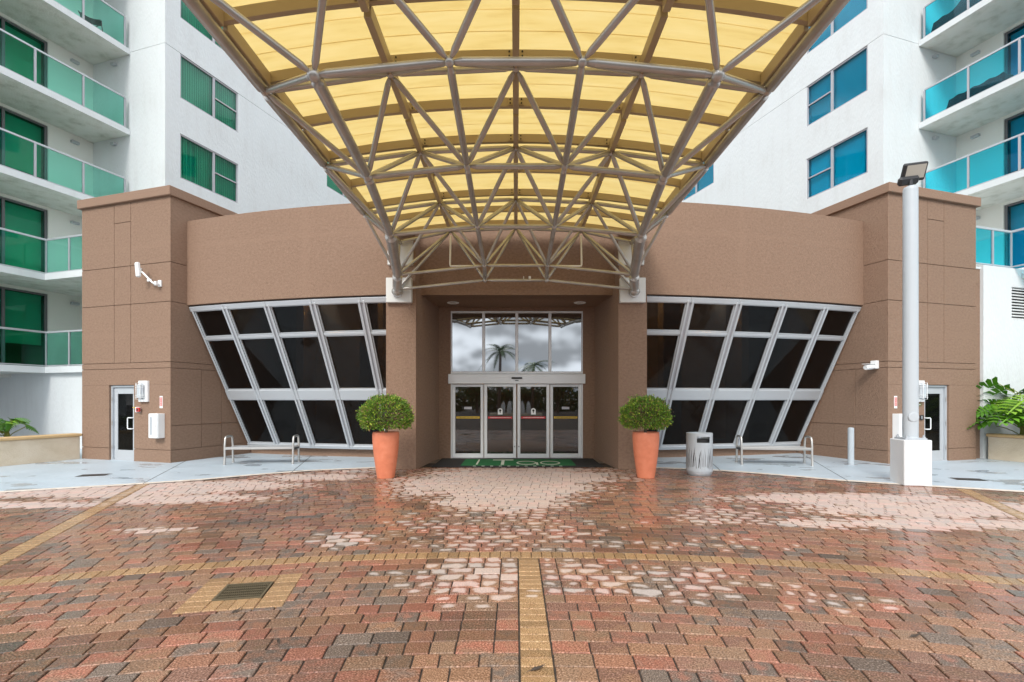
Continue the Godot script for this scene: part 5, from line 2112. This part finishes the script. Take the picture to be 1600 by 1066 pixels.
func palm(at: Vector3, h: float, seed_: int, label: String) -> void:
	var r := RandomNumberGenerator.new()
	r.seed = seed_
	var t := thing("palm_tree", label, "palm", at, 0.0, "palms mirrored in the entrance glass")
	var tr := MB.new()
	tr.turned(Vector3.ZERO, Vector3(0.2, h, 0.1), [[0.0, 0.26], [0.4, 0.2], [h * 0.5, 0.17], [h, 0.13]], 12)
	obj("trunk", tr, M.bark, t)
	for k in 16:
		var az := TAU * k / 16 + r.randf_range(-0.2, 0.2)
		var el := r.randf_range(-0.3, 1.1)
		var b := MB.new()
		b.coloured = true
		b.tint = Color(0.05, 0.1, 0.02).lerp(Color(0.08, 0.14, 0.03), r.randf())
		var d := Vector3(cos(az), 0, sin(az))
		var sd := Vector3(-sin(az), 0, cos(az))
		var l := r.randf_range(2.2, 3.0)
		var prev := Vector3(0.2, h, 0.1)
		for i in 9:
			var u := (i + 1) / 9.0
			var p := Vector3(0.2, h, 0.1) + d * l * u * cos(el * (1.0 - u)) + Vector3(0, l * (sin(el) * u - 0.75 * u * u), 0)
			var w := 0.42 * sin(PI * (0.12 + 0.85 * u))
			for s in [-1.0, 1.0]:
				for q in 4:
					var a := prev.lerp(p, q / 4.0)
					var c := prev.lerp(p, q / 4.0 + 0.24)
					b.poly([a, c, c + sd * s * w + d * w * 0.35 + Vector3(0, -0.35 * w, 0)], Vector3.UP)
			prev = p
		obj("frond", b, M.leaf, t)


func round_tree(at: Vector3, h: float, rad: float, seed_: int, label: String) -> void:
	var r := RandomNumberGenerator.new()
	r.seed = seed_
	var t := thing("court_tree", label, "tree", at, 0.0, "trees mirrored in the entrance glass")
	var tr := MB.new()
	tr.turned(Vector3.ZERO, Vector3(0, h * 0.6, 0), [[0.0, 0.2], [h * 0.6, 0.1]], 10)
	for k in 7:
		var a := TAU * k / 7
		tr.pipe([Vector3(0, h * 0.35, 0), Vector3(cos(a) * rad * 0.4, h * 0.55, sin(a) * rad * 0.4), Vector3(cos(a) * rad * 0.7, h * 0.7, sin(a) * rad * 0.7)], 0.05, 6)
	obj("trunk", tr, M.bark, t)
	var b := MB.new()
	b.coloured = true
	for k in 2600:
		var d := Vector3(r.randfn(0, 1), r.randfn(0, 1), r.randfn(0, 1)).normalized()
		var p := Vector3(0, h * 0.66, 0) + d * Vector3(rad, h * 0.36, rad) * pow(r.randf(), 0.3) * (0.8 + 0.3 * sin(d.x * 7 + d.y * 5))
		b.tint = Color(0.03, 0.075, 0.012).lerp(Color(0.07, 0.13, 0.02), r.randf())
		var u := Vector3(r.randfn(0, 1), r.randfn(0, 1), r.randfn(0, 1)).normalized() * 0.16
		var w := u.cross(d).normalized() * 0.07
		b.poly([p - u, p + w, p + u, p - w], d)
	tag(obj("crown", b, M.leaf, t), "", "", "", "stuff")


func behind_camera() -> void:
	palm(Vector3(-1.9, 0, 30), 7.0, 3, "tall dark palm mirrored in the glass over the entrance doors")
	palm(Vector3(1.9, 0, 33), 5.6, 5, "shorter palm mirrored to the right of the tall palm")
	for e in [[-4.6, 34.0, 4.2, 3.0, "leftmost"], [-1.4, 38.0, 3.4, 2.4, "second"], [1.6, 39.0, 3.4, 2.4, "third"], [4.9, 33.0, 4.6, 3.2, "rightmost"]]:
		round_tree(Vector3(e[0], 0, e[1]), e[2], e[3], int(e[1] * 7 + e[0] * 3), "low dark tree mirrored in the %s sliding door" % e[4])
	var t := thing("fountain", "round fountain with white jets mirrored in the sliding doors", "fountain", Vector3(0, 0, 16))
	var b := MB.new()
	b.turned(Vector3.ZERO, Vector3.UP, [[0.0, 2.2], [0.4, 2.2], [0.45, 2.16], [0.45, 2.0], [0.3, 1.98]], 48, false)
	obj("basin", b, M.beige_stone, t)
	var w := MB.new()
	w.turned(Vector3(0, 0.3, 0), Vector3(0, 0.4, 0), [[0.0, 1.98], [0.02, 1.98]], 40)
	obj("water", w, M.lobby_floor, t)
	for k in 6:
		var a := TAU * k / 6
		var j := MB.new()
		j.turned(Vector3(cos(a) * 1.1, 0.3, sin(a) * 1.1), Vector3(cos(a) * 1.0, 2.0, sin(a) * 1.0), [[0.0, 0.16], [0.5, 0.2], [0.9, 0.14], [1.15, 0.03]], 10)
		obj("jet", j, M.water_white, t)
	var hd := thing("court_hedge", "long dark clipped hedge mirrored low in the entrance doors", "hedge", Vector3(0, 0, 44))
	var f := MB.new()
	f.coloured = true
	var r := RandomNumberGenerator.new()
	r.seed = 5
	for k in 6000:
		var p := Vector3(r.randf_range(-30, 30), r.randf_range(0.0, 2.6), r.randf_range(-0.6, 0.6))
		p.y += 0.3 * sin(p.x * 0.8)
		f.tint = Color(0.02, 0.05, 0.01).lerp(Color(0.06, 0.11, 0.02), r.randf())
		var u := Vector3(r.randfn(0, 1), r.randfn(0, 1), r.randfn(0, 1)).normalized() * 0.3
		var wd := u.cross(Vector3(0, 0, 1)).normalized() * 0.16
		f.poly([p - u, p + wd, p + u, p - wd], Vector3(0, 0, -1))
	tag(obj("foliage", f, M.leaf, hd), "", "", "", "stuff")
